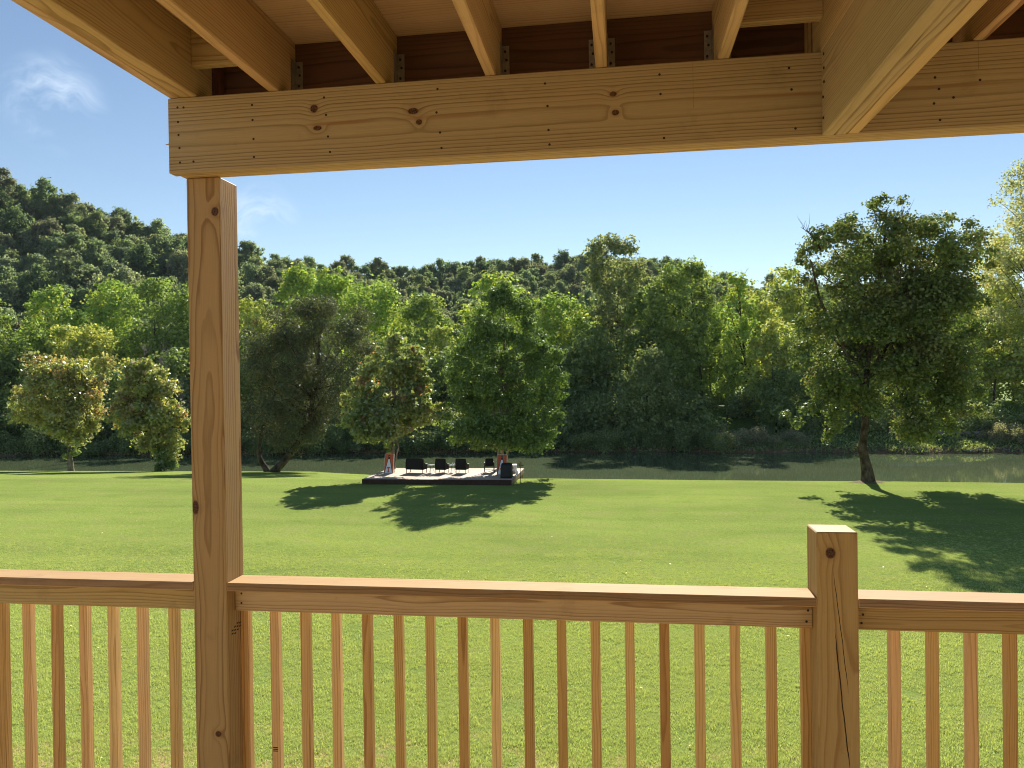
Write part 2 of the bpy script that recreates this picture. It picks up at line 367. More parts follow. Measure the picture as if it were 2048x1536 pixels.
# hill: foot and ridge as functions of bearing, measured along the photo's skyline
SK_X = [-700, -300, 0, 120, 250, 375, 480, 600, 700, 800, 880, 1000, 1150, 1250, 1350, 1450, 1600, 1800, 2100, 2500, 2900]
SK_Y = [210, 280, 352, 390, 432, 458, 484, 505, 528, 530, 525, 512, 500, 505, 522, 548, 560, 575, 590, 600, 610]
RD_X = [-700, 0, 480, 700, 900, 2900]; RD_D = [320, 320, 345, 390, 440, 460]
FT_D = [195, 195, 205, 220, 245, 260]
def hill_pt(px, t):
    """px bearing in photo pixels, t 0 foot .. 1 ridge .. >1 behind"""
    dr = interp1(px, RD_X, RD_D); df = interp1(px, RD_X, FT_D); D = df+(dr-df)*t
    top = at_depth(px, interp1(px, SK_X, SK_Y), dr)[2]-16.0
    tt = min(t, 1.0); prof = tt**1.15
    z = 2.5+(top-2.5)*prof
    if t > 1: z -= (t-1)*40
    p = at_depth(px, 760, D); return np.array([p[0], p[1], z])
def hill_mesh():
    pxs = np.linspace(-700, 2900, 150); ts = np.concatenate([np.linspace(-0.05, 1, 40), np.linspace(1.1, 2.5, 8)])
    V = np.array([[hill_pt(p, t) for p in pxs] for t in ts]); ny, nx = V.shape[:2]
    V[..., 2] += 1.5*np.sin(V[..., 0]*0.06)*np.sin(V[..., 1]*0.05+1)
    V[0, :, 2] = -1
    i = np.arange(ny-1)[:, None]; j = np.arange(nx-1)[None, :]
    f = np.stack([i*nx+j, i*nx+j+1, (i+1)*nx+j+1, (i+1)*nx+j], -1).reshape(-1, 4)
    a = Acc(); a.add(V.reshape(-1, 3), f); return a.mesh('hillside', smooth=True)
hill = link('hillside', hill_mesh(), flat_mat('hill_floor', (0.045, 0.055, 0.022), 0.95, 0.05, 0.3, 0.3)); tag(hill, kind='structure')

# ================================================================== PORCH (measured in its own plan; K metres per plan unit)
K = 1.53
def W(x, y, z): return Vector((x*K, y*K, H+z*K))
FLOOR_Z = H-1.87
pine = wood('pine')
pine_red = wood('pine_reddish', light=(0.74, 0.49, 0.20), dark=(0.44, 0.25, 0.075), period=0.0075, green=0.10, tv=2.2)
pine_cap = wood('pine_cap', light=(0.50, 0.345, 0.19), dark=(0.37, 0.225, 0.11), period=0.008, green=0.05, contrast=0.8, spec=0.06, tv=0.3)
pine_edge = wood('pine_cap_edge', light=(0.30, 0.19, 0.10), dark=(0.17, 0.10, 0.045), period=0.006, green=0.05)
pine_green = wood('pine_treated', light=(0.43, 0.36, 0.20), dark=(0.22, 0.17, 0.08), period=0.0075, green=0.6)
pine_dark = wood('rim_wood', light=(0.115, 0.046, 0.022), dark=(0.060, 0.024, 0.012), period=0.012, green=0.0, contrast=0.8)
ply = wood('plywood', light=(0.50, 0.36, 0.20), dark=(0.36, 0.23, 0.11), period=0.016, wob=0.03, green=0.25)
steel = flat_mat('galvanised', (0.30, 0.29, 0.26), 0.45, 0.5, 0.3, 60, Metallic=0.7)
nailm = flat_mat('nail_steel', (0.03, 0.02, 0.015), 0.6, 0.3)

# floor and house wall behind the viewer
fl = board('porch_floor', (-3.4, -2.2, FLOOR_Z-0.04), (3.6, 1.93*K, FLOOR_Z), pine, bevel=0.0); tag(fl, kind='structure')
hw = board('house_wall', (-3.4, -2.35, 0.0), (3.6, -2.21, H+1.6), flat_mat('siding', (0.55, 0.52, 0.46), 0.8), bevel=0.0); tag(hw, kind='structure')

# --- posts
def obj_loc(lo, hi): return (Vector(lo)+Vector(hi))/2
lp_lo, lp_hi = W(-1.0872, 1.80, 0), W(-0.9967, 1.89, 0.5195)
lp_lo.z = 0.0; lc = obj_loc(lp_lo, lp_hi)
def post_front(px, py, y=1.80):       # a point on the post front, relative to the camera-facing plane
    d = pray(px, py); return CAM+d*(y*K/d[1])
def kn(px, py, c, rad, y=1.80):
    p = Vector(post_front(px, py, y))-c; return (tuple(p), rad)
m_lp = wood('pine_left_post', light=(0.43, 0.315, 0.145), dark=(0.22, 0.135, 0.048), period=0.0095, wob=0.016, green=0.30, knots=[
    kn(430, 423, lc, (0.017, 0.05, 0.019)), kn(391, 1015, lc, (0.015, 0.05, 0.030)), kn(437, 1468, lc, (0.014, 0.05, 0.013))])
post_l = board('porch_post', lp_lo, lp_hi, m_lp, bevel=0.004, pith=(0.008, 0.055))
tag(post_l, 'tall square wooden post holding up the left end of the beam', 'post')
rp_lo, rp_hi = W(0.4341, 1.80, 0), W(0.5234, 1.89, -0.3590); rp_lo.z = FLOOR_Z-0.2; rc = obj_loc(rp_lo, rp_hi)
def crack_from(p0, p1, wd):
    a = Vector(post_front(*p0))-rc; b = Vector(post_front(*p1))-rc
    k = (b.x-a.x)/(b.z-a.z); return (a.x-k*a.z, k, min(a.z, b.z), max(a.z, b.z), wd)
m_rp = wood('pine_right_post', light=(0.47, 0.335, 0.145), dark=(0.28, 0.165, 0.055), period=0.013, wob=0.02, green=0.2,
    knots=[kn(1661, 1106, rc, (0.018, 0.05, 0.021))],
    cracks=[crack_from((1665, 1130), (1699, 1400), 0.0014), crack_from((1668, 1250), (1702, 1560), 0.0023)])
post_r = board('railing_post', rp_lo, rp_hi, m_rp, bevel=0.004, pith=(0.03, 0.06))
tag(post_r, 'short square railing post with a round knot and long splits', 'post')

nb = bmesh.new(); bmesh.ops.create_cone(nb, cap_ends=True, segments=10, radius1=0.0048, radius2=0.0042, depth=0.004, matrix=Matrix.Rotation(R_(90), 4, 'X')); nail_me = bpy.data.meshes.new('nail'); nb.to_mesh(nail_me); nb.free(); nail_me.materials.append(nailm)
# --- railing sections
CAPZ0, CAPZ1 = -0.5300, -0.5090
APR0, APR1, APRZ0 = 1.840, 1.8675, -0.5915
BAL_F, BAL_W = 1.870, 0.0229
def railing(name, x0, x1, bals, label, knots={}, nails=()):
    t = empty(name, W((x0+x1)/2, 1.85, 0).to_tuple()[:2]+(FLOOR_Z,), label, 'railing', 'porch railing sections')
    cp = board('cap_rail', W(x0, 1.800, CAPZ0), W(x1, 1.881, CAPZ1), pine_cap, t, 0.003); cp.data.materials.append(pine_edge)   # the front face is darker and browner than the top
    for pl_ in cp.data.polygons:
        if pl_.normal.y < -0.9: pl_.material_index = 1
    tr = board('top_rail', W(x0, APR0, APRZ0), W(x1, APR1, CAPZ0-0.0003), pine, t, 0.003)
    for npx, npy in nails:
        link('nail', nail_me, None, tr, Vector(post_front(npx, npy, APR0))-Vector(t.location)-Vector(tr.location)+Vector((0, 0.0012, 0)))
    zb = (FLOOR_Z+0.09-H)/K
    board('bottom_rail', W(x0, APR0, zb), W(x1, APR1, zb+0.0615), pine, t, 0.003)
    for bi, xb in enumerate(bals):
        bmat = pine_red
        if bi in knots:
            zc_ = (W(0, 0, zb-0.02).z+W(0, 0, CAPZ0-0.002).z)/2
            bmat = wood('pine_baluster_knot', light=(0.74, 0.49, 0.20), dark=(0.44, 0.25, 0.075), period=0.0075, green=0.1, knots=[((kx_, -0.017, float(post_front(1000, kpy, BAL_F)[2])-zc_), (kr_, 0.03, kr_*0.9)) for kpy, kx_, kr_ in knots[bi]])
        jit = rng_b.uniform(-0.0012, 0.0012); xm = xb/K
        hw2 = BAL_W/2
        lo = W(xm-hw2, BAL_F, zb-0.02); hi = W(xm+hw2, BAL_F+BAL_W, CAPZ0-0.002)
        board('baluster', lo, hi, pine_red, t, 0.0022, rot=(rng_b.uniform(-0.001, 0.001), jit*0.8, rng_b.uniform(-0.05, 0.05)))
    return t
SP = 0.1277
railing('railing_section', -2.3, -1.0875, [-3.37, -3.245, -3.12, -2.995, -2.868, -2.738, -2.609, -2.488, -2.356, -2.226, -2.096, -1.966, -1.824], 'wooden railing section running out of frame left of the tall post', knots={11: [(1305, 0.004, 0.004)]})
mid_rail = railing('railing_section', -0.9964, 0.4338, [-1.511]+[-1.385+i*SP for i in range(16)]+[0.652], 'long wooden railing section between the tall post and the short post',
    knots={10: [(1262, 0.0, 0.006)], 16: [(1350, 0.006, 0.005), (1524, 0.002, 0.012)]}, nails=[(483, 1187), (483, 1206), (1616, 1221), (1613, 1243)])
railing('railing_section', 0.5237, 2.3, [0.955+i*SP for i in range(20)], 'wooden railing section to the right of the short knotty post', nails=[(1726, 1229), (1723, 1246)])

# --- roof frame
frame = empty('timber_canopy', W(0, 1.78, 0.52).to_tuple(), 'bare timber porch canopy of beam, joists and plywood overhead', 'canopy')
bm_lo, bm_hi = W(-1.1036, 1.752, 0.520), W(2.3, 1.7825, 0.7058); bc = obj_loc(bm_lo, bm_hi)
def knb(px, py, rad): return kn(px, py, bc, rad, 1.752)
m_beam = wood('pine_beam', light=(0.44, 0.335, 0.19), dark=(0.20, 0.13, 0.06), period=0.0085, wob=0.0045, green=0.2, knots=[
    knb(628, 217, (0.016, 0.03, 0.017)), knb(635, 256, (0.018, 0.03, 0.010)), knb(826, 222, (0.022, 0.03, 0.013)), knb(838, 244, (0.013, 0.03, 0.011)),
    knb(1226, 188, (0.014, 0.03, 0.010)), knb(1231, 225, (0.014, 0.03, 0.011))],
    streaks=[(tuple(Vector(post_front(680, 246, 1.752))-bc), (0.20, 0.03, 0.010), 0.75), (tuple(Vector(post_front(900, 232, 1.752))-bc), (0.28, 0.03, 0.012), 0.5), (tuple(Vector(post_front(1560, 190, 1.752))-bc), (0.35, 0.03, 0.009), 0.55), (tuple(Vector(post_front(1900, 172, 1.752))-bc), (0.3, 0.03, 0.009), 0.5)])
beam = board('beam', bm_lo, bm_hi, m_beam, frame, 0.003, pith=(0.075, -0.015))
board('beam', W(-1.093, 1.7835, 0.5205), W(2.3, 1.815, 0.7056), pine, frame, 0.003)
# nails on the beam face
for px, py in [(355, 215), (367, 215), (356, 244), (357, 270), (359, 296), (360, 325), (387, 323), (504, 210), (505, 240), (507, 278), (508, 314), (648, 195), (652, 230), (656, 273), (660, 304),
               (875, 178), (873, 225), (880, 265), (883, 296), (1090, 167), (1095, 212), (1097, 260), (1099, 289), (1319, 149), (1321, 188), (1328, 276), (1578, 136), (1583, 179), (1591, 257), (1870, 155), (1878, 178), (1868, 207), (1880, 240), (1960, 160), (1907, 195)]:
    p = Vector(post_front(px, py, 1.752)); o = link('nail', nail_me, None, beam, p-bc-Vector((0, -0.0012, 0)))
M_pencil = flat_mat('pencil', (0.21, 0.135, 0.07), 0.8, 0.1)
# pencil lines squared across the beam
for px, zl in ((1386, 0.60), (1957, 0.645)):
    p = Vector(post_front(px, 160, 1.752))
    board('pencil_line', (p.x-0.0005, p.y-0.0006, H+zl*K), (p.x+0.0005, p.y+0.0004, H+0.704*K), M_pencil, frame, 0.0)

JZ0, JZ1, RIM = 0.7062, 0.862, 1.857
joist_mats = [pine, pine_red, pine, pine, pine, pine, pine]
def joist(xa, xb, mat, y1=RIM-0.001, pith=None):
    return board('joist', W(xa, -1.42, JZ0), W(xb, y1, JZ1), mat, frame, 0.0035, pith)
m_j1 = wood('pine_joist_left', light=(0.46, 0.33, 0.16), dark=(0.25, 0.15, 0.055), period=0.009, wob=0.022, green=0.3)
joist(-1.0995, -1.0746, m_j1, y1=1.83, pith=(0.03, 0.10)); joist(-1.0738, -1.0276, m_j1, y1=1.83, pith=(-0.05, 0.02))
jx = [(-0.8408, -0.8126), (-0.5697, -0.5445), (-0.3038, -0.2786), (-0.0476, -0.0215), (0.2244, 0.2498)]
m_j2 = wood('pine_joist_knotty', light=(0.45, 0.31, 0.14), dark=(0.25, 0.14, 0.05), period=0.010, wob=0.02, green=0.15,
    knots=[((0.02, 0.62, 0.055), (0.03, 0.03, 0.03)), ((0.02, 0.52, 0.09), (0.03, 0.016, 0.02)), ((0.02, 0.28, 0.10), (0.03, 0.03, 0.018))])
for i, (a_, b_) in enumerate(jx): joist(a_, b_, m_j2 if i == 0 else pine, pith=(0.07, 0.05) if i else (0.06, 0.11))
joist(0.4450, 0.4700, pine); joist(0.7541, 0.7800, pine); joist(1.02, 1.0452, pine); joist(1.29, 1.315, pine); joist(1.55, 1.575, pine)
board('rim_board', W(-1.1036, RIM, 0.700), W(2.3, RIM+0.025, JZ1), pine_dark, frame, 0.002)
# ceiling sheathing sheets
e0 = -1.11
for i, x1 in enumerate((-0.31, 0.50, 1.31, 2.32)):
    board('plywood_sheet', W(e0+0.001, -1.42, JZ1+0.0005), W(x1-0.001, RIM+0.025, JZ1+0.0125), ply, frame, 0.0, waxis=0, pith=(0.4, 0.012)); e0 = x1
# blocking in the end bays and cleats on the rim
board('blocking', W(-1.0270, 1.732, 0.7735), W(-0.8414, 1.757, JZ1-0.0002), pine, frame, 0.002)
board('blocking', W(0.2504, 1.732, 0.7725), W(0.4444, 1.757, JZ1-0.0002), pine, frame, 0.002)
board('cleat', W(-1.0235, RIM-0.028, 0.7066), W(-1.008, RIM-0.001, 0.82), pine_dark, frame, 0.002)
board('cleat', W(0.4330, RIM-0.028, 0.7066), W(0.4440, RIM-0.001, 0.82), pine, frame, 0.002)
board('cleat', W(0.400, RIM-0.026, 0.822), W(0.4440, RIM-0.001, 0.84), pine, frame, 0.002)
# joist hangers: two flanges each with punched holes
hb = bmesh.new()
bmesh.ops.create_cube(hb, size=1.0)
for v in hb.verts: v.co = Vector((v.co.x*0.026, v.co.y*0.003, v.co.z*0.165))
bmesh.ops.bevel(hb, geom=[e for e in hb.edges if abs(e.verts[0].co.y-e.verts[1].co.y) > 0.001], offset=0.006, segments=2, affect='EDGES')
hme = bpy.data.meshes.new('hanger_flange'); hb.to_mesh(hme); hb.free(); hme.materials.append(steel)
for a_, b_ in jx:
    wj = (b_-a_)*K; hb = bmesh.new()
    for s_ in (-1, 1):
        bmesh.ops.create_cube(hb, size=1.0, matrix=Matrix.Translation((s_*(wj/2+0.0150), 0, 0.083)) @ Matrix.Diagonal((0.026, 0.003, 0.165, 1)))
        bmesh.ops.create_cube(hb, size=1.0, matrix=Matrix.Translation((s_*(wj/2+0.0015), -0.024, 0.083)) @ Matrix.Diagonal((0.002, 0.048, 0.165, 1)))
    bmesh.ops.create_cube(hb, size=1.0, matrix=Matrix.Translation((0, -0.024, 0.0)) @ Matrix.Diagonal((wj+0.005, 0.048, 0.002, 1)))
    hm = bpy.data.meshes.new('joist_hanger'); hb.to_mesh(hm); hb.free()
    hz = link('joist_hanger', hm, steel, frame, W((a_+b_)/2, RIM-0.0015, 0.7072)-Vector(frame.location))
    for s_ in (-1, 1):
        for zz in (-0.05, -0.01, 0.03, 0.062):
            link('nail', nail_me, None, hz, Vector((s_*(wj/2+0.0150)+0.004*math.sin(zz*90), -0.003, 0.083+zz)))
# three-ply girder that runs back over the viewer
gird = [(0.4439, 0.4688), (0.4696, 0.4946), (0.4954, 0.5210)]
for i, (a_, b_) in enumerate(gird):
    board('girder_ply', W(a_, -1.42, 0.5206+0.0006*i), W(b_, 1.7512, 0.7055), pine_green if i < 2 else pine, frame, 0.0035, pith=[(0.02, 0.06), (0.05, -0.02), (-0.03, 0.08)][i])
for zz in (0.69, 0.66, 0.63, 0.60, 0.555):
    link('nail', nail_me, None, frame, W(0.4432, 1.735-0.008*(zz > 0.62), zz)-Vector(frame.location), (0, 0, R_(90)))
# lumber stamp on the post side: short ink bars
ink = flat_mat('ink_stamp', (0.045, 0.032, 0.018), 0.8, 0.1, 0.5, 300)
for r_ in range(3):
    for c_ in range(4):
        if (r_*4+c_) in (3, 8): continue
        y_ = 1.822+c_*0.013; z_ = -0.640-r_*0.0085+c_*0.0055
        p0 = W(-0.9967, y_, z_); board('ink_stamp', (p0.x-0.0005, p0.y, p0.z), (p0.x+0.0006, p0.y+0.013, p0.z+0.0055), ink, post_l, 0.0)
pb = Vector(post_front(551, 1500, BAL_F))
for r_ in range(3): board('ink_stamp', (pb.x-0.010, pb.y-0.0004, pb.z-0.006+r_*0.007), (pb.x+0.010, pb.y+0.001, pb.z-0.002+r_*0.007), ink, mid_rail, 0.0)
# splinter of wood at the beam end
a = Acc(); p = Vector(post_front(341, 288, 1.77)); a.add([p+Vector((0.004, 0, 0.006)), p+Vector((0.004, 0.006, -0.005)), p+Vector((-0.024, 0, -0.002)), p+Vector((0.004, -0.004, -0.004))], [[0, 1, 2], [0, 2, 3], [1, 3, 2], [0, 3, 1]])
sp_ = a.mesh('splinter'); sp_.attributes.new('g', 'FLOAT_VECTOR', 'POINT'); o = link('splinter', sp_, pine_cap, frame, -Vector(frame.location))
# ================================================================== FOLIAGE
def leaf_mat(name, trans=0.42, gloss=0.05, vary=0.0, rough=0.4, gain=1.0):
    q = NT(name); c = q.n('ShaderNodeAttribute', attribute_name='leafcol').outputs['Color']
    if vary:
        r = q.n('ShaderNodeObjectInfo').outputs['Random']; hs = q.n('ShaderNodeHueSaturation'); q.l(c, hs.inputs['Color'])
        q.l(q.mr(r, 0, 1, 0.5-0.012*vary, 0.5+0.03*vary), hs.inputs['Hue']); q.l(q.mr(q.m('FRACT', q.m('MULTIPLY', r, 5.77)), 0, 1, 1-0.25*vary, 1+0.25*vary), hs.inputs['Value']); q.l(q.mr(q.m('FRACT', q.m('MULTIPLY', r, 11.3)), 0, 1, 0.7, 0.95), hs.inputs['Saturation'])
        c = hs.outputs[0]
    if gain != 1.0: c = q.mix(1.0, c, (gain, gain, gain, 1), 'MULTIPLY')
    d = q.n('ShaderNodeBsdfDiffuse'); q.l(c, d.inputs['Color'])
    tcol = q.mix(1.0, c, (1.25*trans, 1.15*trans, 0.6*trans, 1), 'MULTIPLY'); t = q.n('ShaderNodeBsdfTranslucent'); q.l(tcol, t.inputs['Color'])
    m1 = q.n('ShaderNodeAddShader'); q.l(d.outputs[0], m1.inputs[0]); q.l(t.outputs[0], m1.inputs[1])
    g = q.n('ShaderNodeBsdfGlossy'); g.inputs['Roughness'].default_value = rough; g.inputs['Color'].default_value = (0.9, 0.95, 1, 1)
    m2 = q.n('ShaderNodeMixShader'); m2.inputs[0].default_value = gloss; q.l(m1.outputs[0], m2.inputs[1]); q.l(g.outputs[0], m2.inputs[2])
    q.l(m2.outputs[0], q.out.inputs['Surface']); return q.mat
M_leaf = leaf_mat('leaf_near', 1.05, 0.07, 0.0, 0.33, 1.1)
M_leaf_dark = leaf_mat('leaf_shade', 0.45, 0.025, 0.0, 0.42)
M_leaf_big = leaf_mat('leaf_big', 0.62, 0.03, 0.0, 0.42, 1.05)
M_leaf_far = leaf_mat('leaf_far', 0.8, 0.025, 0.0, 0.45, 1.65)
M_leaf_hill = leaf_mat('leaf_hill', 1.2, 0.01, 1.0, 0.5)
def bark_mat(name, c0, c1, scale=6):
    q = NT(name); o = q.n('ShaderNodeTexCoord').outputs['Object']
    n1 = q.noise(q.vm('MULTIPLY', o, (scale*2, scale*2, scale*0.5)), 1.0, 5, 0.65); n2 = q.noise(o, 2.5, 3, 0.5)
    c = q.mix(q.mr(n2.outputs['Fac'], 0.4, 0.65), q.ramp(n1.outputs['Fac'], [(0.3, c0), (0.7, c1)]), (*[x*0.7 for x in c0], 1))
    q.principled(c, 0.9, 0.1, q.bump(n1.outputs['Fac'], 0.8, 0.03)); return q.mat
M_bark = bark_mat('bark_brown', (0.055, 0.042, 0.03), (0.17, 0.135, 0.10))
M_bark_pale = bark_mat('bark_pale', (0.14, 0.12, 0.09), (0.34, 0.30, 0.24))

PAL = {  # leaf colours: (main, second, third with share)
    'syc':   [((0.136, 0.186, 0.045), 0.50), ((0.172, 0.196, 0.050), 0.32), ((0.180, 0.145, 0.052), 0.07), ((0.125, 0.160, 0.065), 0.11)],
    'sycg':  [((0.098, 0.148, 0.036), 0.62), ((0.128, 0.165, 0.040), 0.24), ((0.155, 0.105, 0.036), 0.08), ((0.100, 0.120, 0.060), 0.05)],
    'will':  [((0.068, 0.098, 0.036), 0.60), ((0.098, 0.112, 0.036), 0.25), ((0.055, 0.078, 0.035), 0.15)],
    'maple': [((0.072, 0.140, 0.028), 0.60), ((0.100, 0.170, 0.032), 0.30), ((0.055, 0.105, 0.026), 0.10)],
    'big':   [((0.070, 0.118, 0.024), 0.60), ((0.105, 0.148, 0.030), 0.30), ((0.118, 0.142, 0.038), 0.10)],
    'bright': [((0.092, 0.158, 0.026), 0.55), ((0.135, 0.185, 0.030), 0.35), ((0.060, 0.115, 0.024), 0.10)],
    'yel':   [((0.122, 0.175, 0.034), 0.5), ((0.155, 0.190, 0.042), 0.35), ((0.085, 0.128, 0.028), 0.15)],
    'mid':   [((0.072, 0.122, 0.026), 0.6), ((0.100, 0.148, 0.030), 0.3), ((0.048, 0.085, 0.022), 0.1)],
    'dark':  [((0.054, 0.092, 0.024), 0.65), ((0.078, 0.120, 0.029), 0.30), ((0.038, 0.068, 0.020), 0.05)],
    'grey':  [((0.078, 0.112, 0.040), 0.6), ((0.105, 0.135, 0.046), 0.3), ((0.050, 0.080, 0.030), 0.1)],
    'pale':  [((0.130, 0.170, 0.062), 0.6), ((0.160, 0.180, 0.062), 0.3), ((0.100, 0.135, 0.045), 0.1)],
    'hillA': [((0.073, 0.128, 0.053), 0.6), ((0.097, 0.152, 0.056), 0.4)],
    'hillB': [((0.092, 0.134, 0.064), 0.6), ((0.112, 0.151, 0.071), 0.4)],
    'hillC': [((0.092, 0.150, 0.056), 0.7), ((0.118, 0.172, 0.062), 0.3)],
    'ivy':   [((0.080, 0.135, 0.030), 0.7), ((0.110, 0.160, 0.040), 0.3)],
    'shrub': [((0.060, 0.096, 0.026), 0.6), ((0.095, 0.130, 0.040), 0.4)],
    'brush': [((0.110, 0.130, 0.055), 0.5), ((0.150, 0.160, 0.085), 0.3), ((0.060, 0.085, 0.030), 0.2)],
}
def pick_cols(rng, pal, n, clump_bias=None):
    cols = np.array([c for c, s in PAL[pal]]); sh = np.cumsum([s for c, s in PAL[pal]]); sh /= sh[-1]
    u = rng.random(n)
    if clump_bias is not None: u = np.where(rng.random(n) < 0.55, clump_bias, u)
    c = cols[np.searchsorted(sh, u).clip(0, len(cols)-1)]*np.array([1.09, 0.95, 1.36])
    return c*rng.uniform(0.78, 1.22, (n, 1))
def add_leaves(acc, rng, pos, nrm, L, Wd, pal, bias=None, droop=0.0):
    n = len(pos); nrm = nrm/(np.linalg.norm(nrm, axis=1)[:, None]+1e-9)
    t = rng.normal(size=(n, 3)); t[:, 2] -= droop; t -= (t*nrm).sum(1)[:, None]*nrm; t /= np.linalg.norm(t, axis=1)[:, None]+1e-9
    b = np.cross(nrm, t); s = rng.uniform(0.65, 1.35, (n, 1)); l = L*s*0.5; w = Wd*s*0.5
    fold = nrm*w*0.35
    V = np.stack([pos-t*l, pos+b*w+fold, pos+t*l*1.1, pos-b*w+fold], 1)
    f = np.arange(n*4).reshape(n, 4)
    c = pick_cols(rng, pal, n, bias)
    acc.add(V.reshape(-1, 3), f, np.repeat(c, 4, axis=0))
def clump_leaves(acc, rng, cen, rad, n_total, L, Wd, pal, squash=0.8, droop=0.0, up=0.6, soft=2.4, rag=0.25, ow=0.55, rn=0.55):
    rad = np.asarray(rad); wgt = rad**2/np.sum(rad**2); idx = rng.choice(len(rad), n_total, p=wgt)
    d = rng.normal(size=(n_total, 3)); d /= np.linalg.norm(d, axis=1)[:, None]
    # each clump is lumpy: radius changes with direction
    ph = rng.uniform(0, 6.28, (len(rad), 3)); kx = rng.uniform(2.0, 4.5, (len(rad), 3))
    lump = 1+rag*(np.sin(d[:, 0]*kx[idx, 0]*1.6+ph[idx, 0])+np.sin(d[:, 1]*kx[idx, 1]*1.6+ph[idx, 1])+np.sin(d[:, 2]*kx[idx, 2]*1.6+ph[idx, 2]))/1.7
    r = rad[idx]*lump*rng.random(n_total)**(1/soft)
    off = d*r[:, None]; off[:, 2] *= squash
    if droop: off[:, 2] -= rng.random(n_total)**2*rad[idx]*droop
    nrm = d*ow+np.array([0, 0, up])+rng.normal(size=(n_total, 3))*rn
    cb = rng.random(len(rad))
    add_leaves(acc, rng, cen[idx]+off, nrm, L, Wd, pal, cb[idx], droop)
def env_clumps(rng, rows, s, n, rc, depth=0.85, shell=0.45, lean=0.0, sprig_share=0.24):
    """rows: (height m, left m, right m) -> clump centres inside the crown"""
    rows = sorted(rows); hs = np.array([r[0] for r in rows]); lf = np.array([r[1] for r in rows]); rt = np.array([r[2] for r in rows])
    hh = np.linspace(hs[0], hs[-1], 400); wd = np.interp(hh, hs, rt)-np.interp(hh, hs, lf); pr = wd**1.5+0.05; pr /= pr.sum()
    h = rng.choice(hh, n, p=pr); h = np.clip(h, hs[0]+rc*0.35, hs[-1]-rc*0.45)
    l = np.interp(h, hs, lf); r = np.interp(h, hs, rt); c = (l+r)/2; a = (r-l)/2
    rad = rc*rng.uniform(0.65, 1.25, n); rad = np.minimum(rad, a*0.75+0.15)
    th = rng.uniform(0, 2*np.pi, n); q = rng.random(n)**shell
    sprig = rng.random(n) < sprig_share; rad = np.where(sprig, rad*0.5, rad); q = np.where(sprig, rng.uniform(0.95, 1.12, n), q)   # small sprays that break the outline
    ax = np.maximum(a-rad*0.8, 0.05); ay = np.maximum(a*depth-rad*0.8, 0.05)
    yv = ay*q*np.sin(th)
    if lean:                               # low branches reach out towards the lawn, the back of the crown stays high
        hm = hs[0]+0.45*(hs[-1]-hs[0]); k = np.clip((hm-h)/(hm-hs[0]), 0, 1)
        yv = yv*(1-0.72*k)-lean*k
    return np.stack([c+ax*q*np.cos(th), yv, h], 1), rad
CAMRIGHT = np.array([math.cos(YAW), math.sin(YAW), 0]); CAMFWD = np.array([-math.sin(YAW), math.cos(YAW), 0])
def limbs(acc, rng, stem, stem_r, cen, n, r0=0.5):
    """branches from points on the stem to clump centres"""
    stem = np.asarray(stem); order = rng.permutation(len(cen))[:n]
    for k in order:
        c = cen[k]; zt = stem[:, 2]
        lo = max(zt[0]+0.42*(zt[-1]-zt[0])+rng.uniform(0, 0.3)*(zt[-1]-zt[0]), c[2]-2.0-np.linalg.norm(c[:2]-stem[-1, :2])*0.8); j = int(np.argmin(abs(zt-min(lo, zt[-1])))); p0 = stem[j]
        mid = p0*0.5+c*0.5+np.array([0, 0, 0.12*np.linalg.norm(c-p0)])*rng.uniform(-0.3, 1.0)+rng.normal(size=3)*0.12*np.linalg.norm(c-p0)*0.5
        P = spline([p0, mid, c], 7); rr = max(stem_r[j]*r0, 0.03)
        tube(acc, P, np.linspace(rr, 0.015, 7), 5)
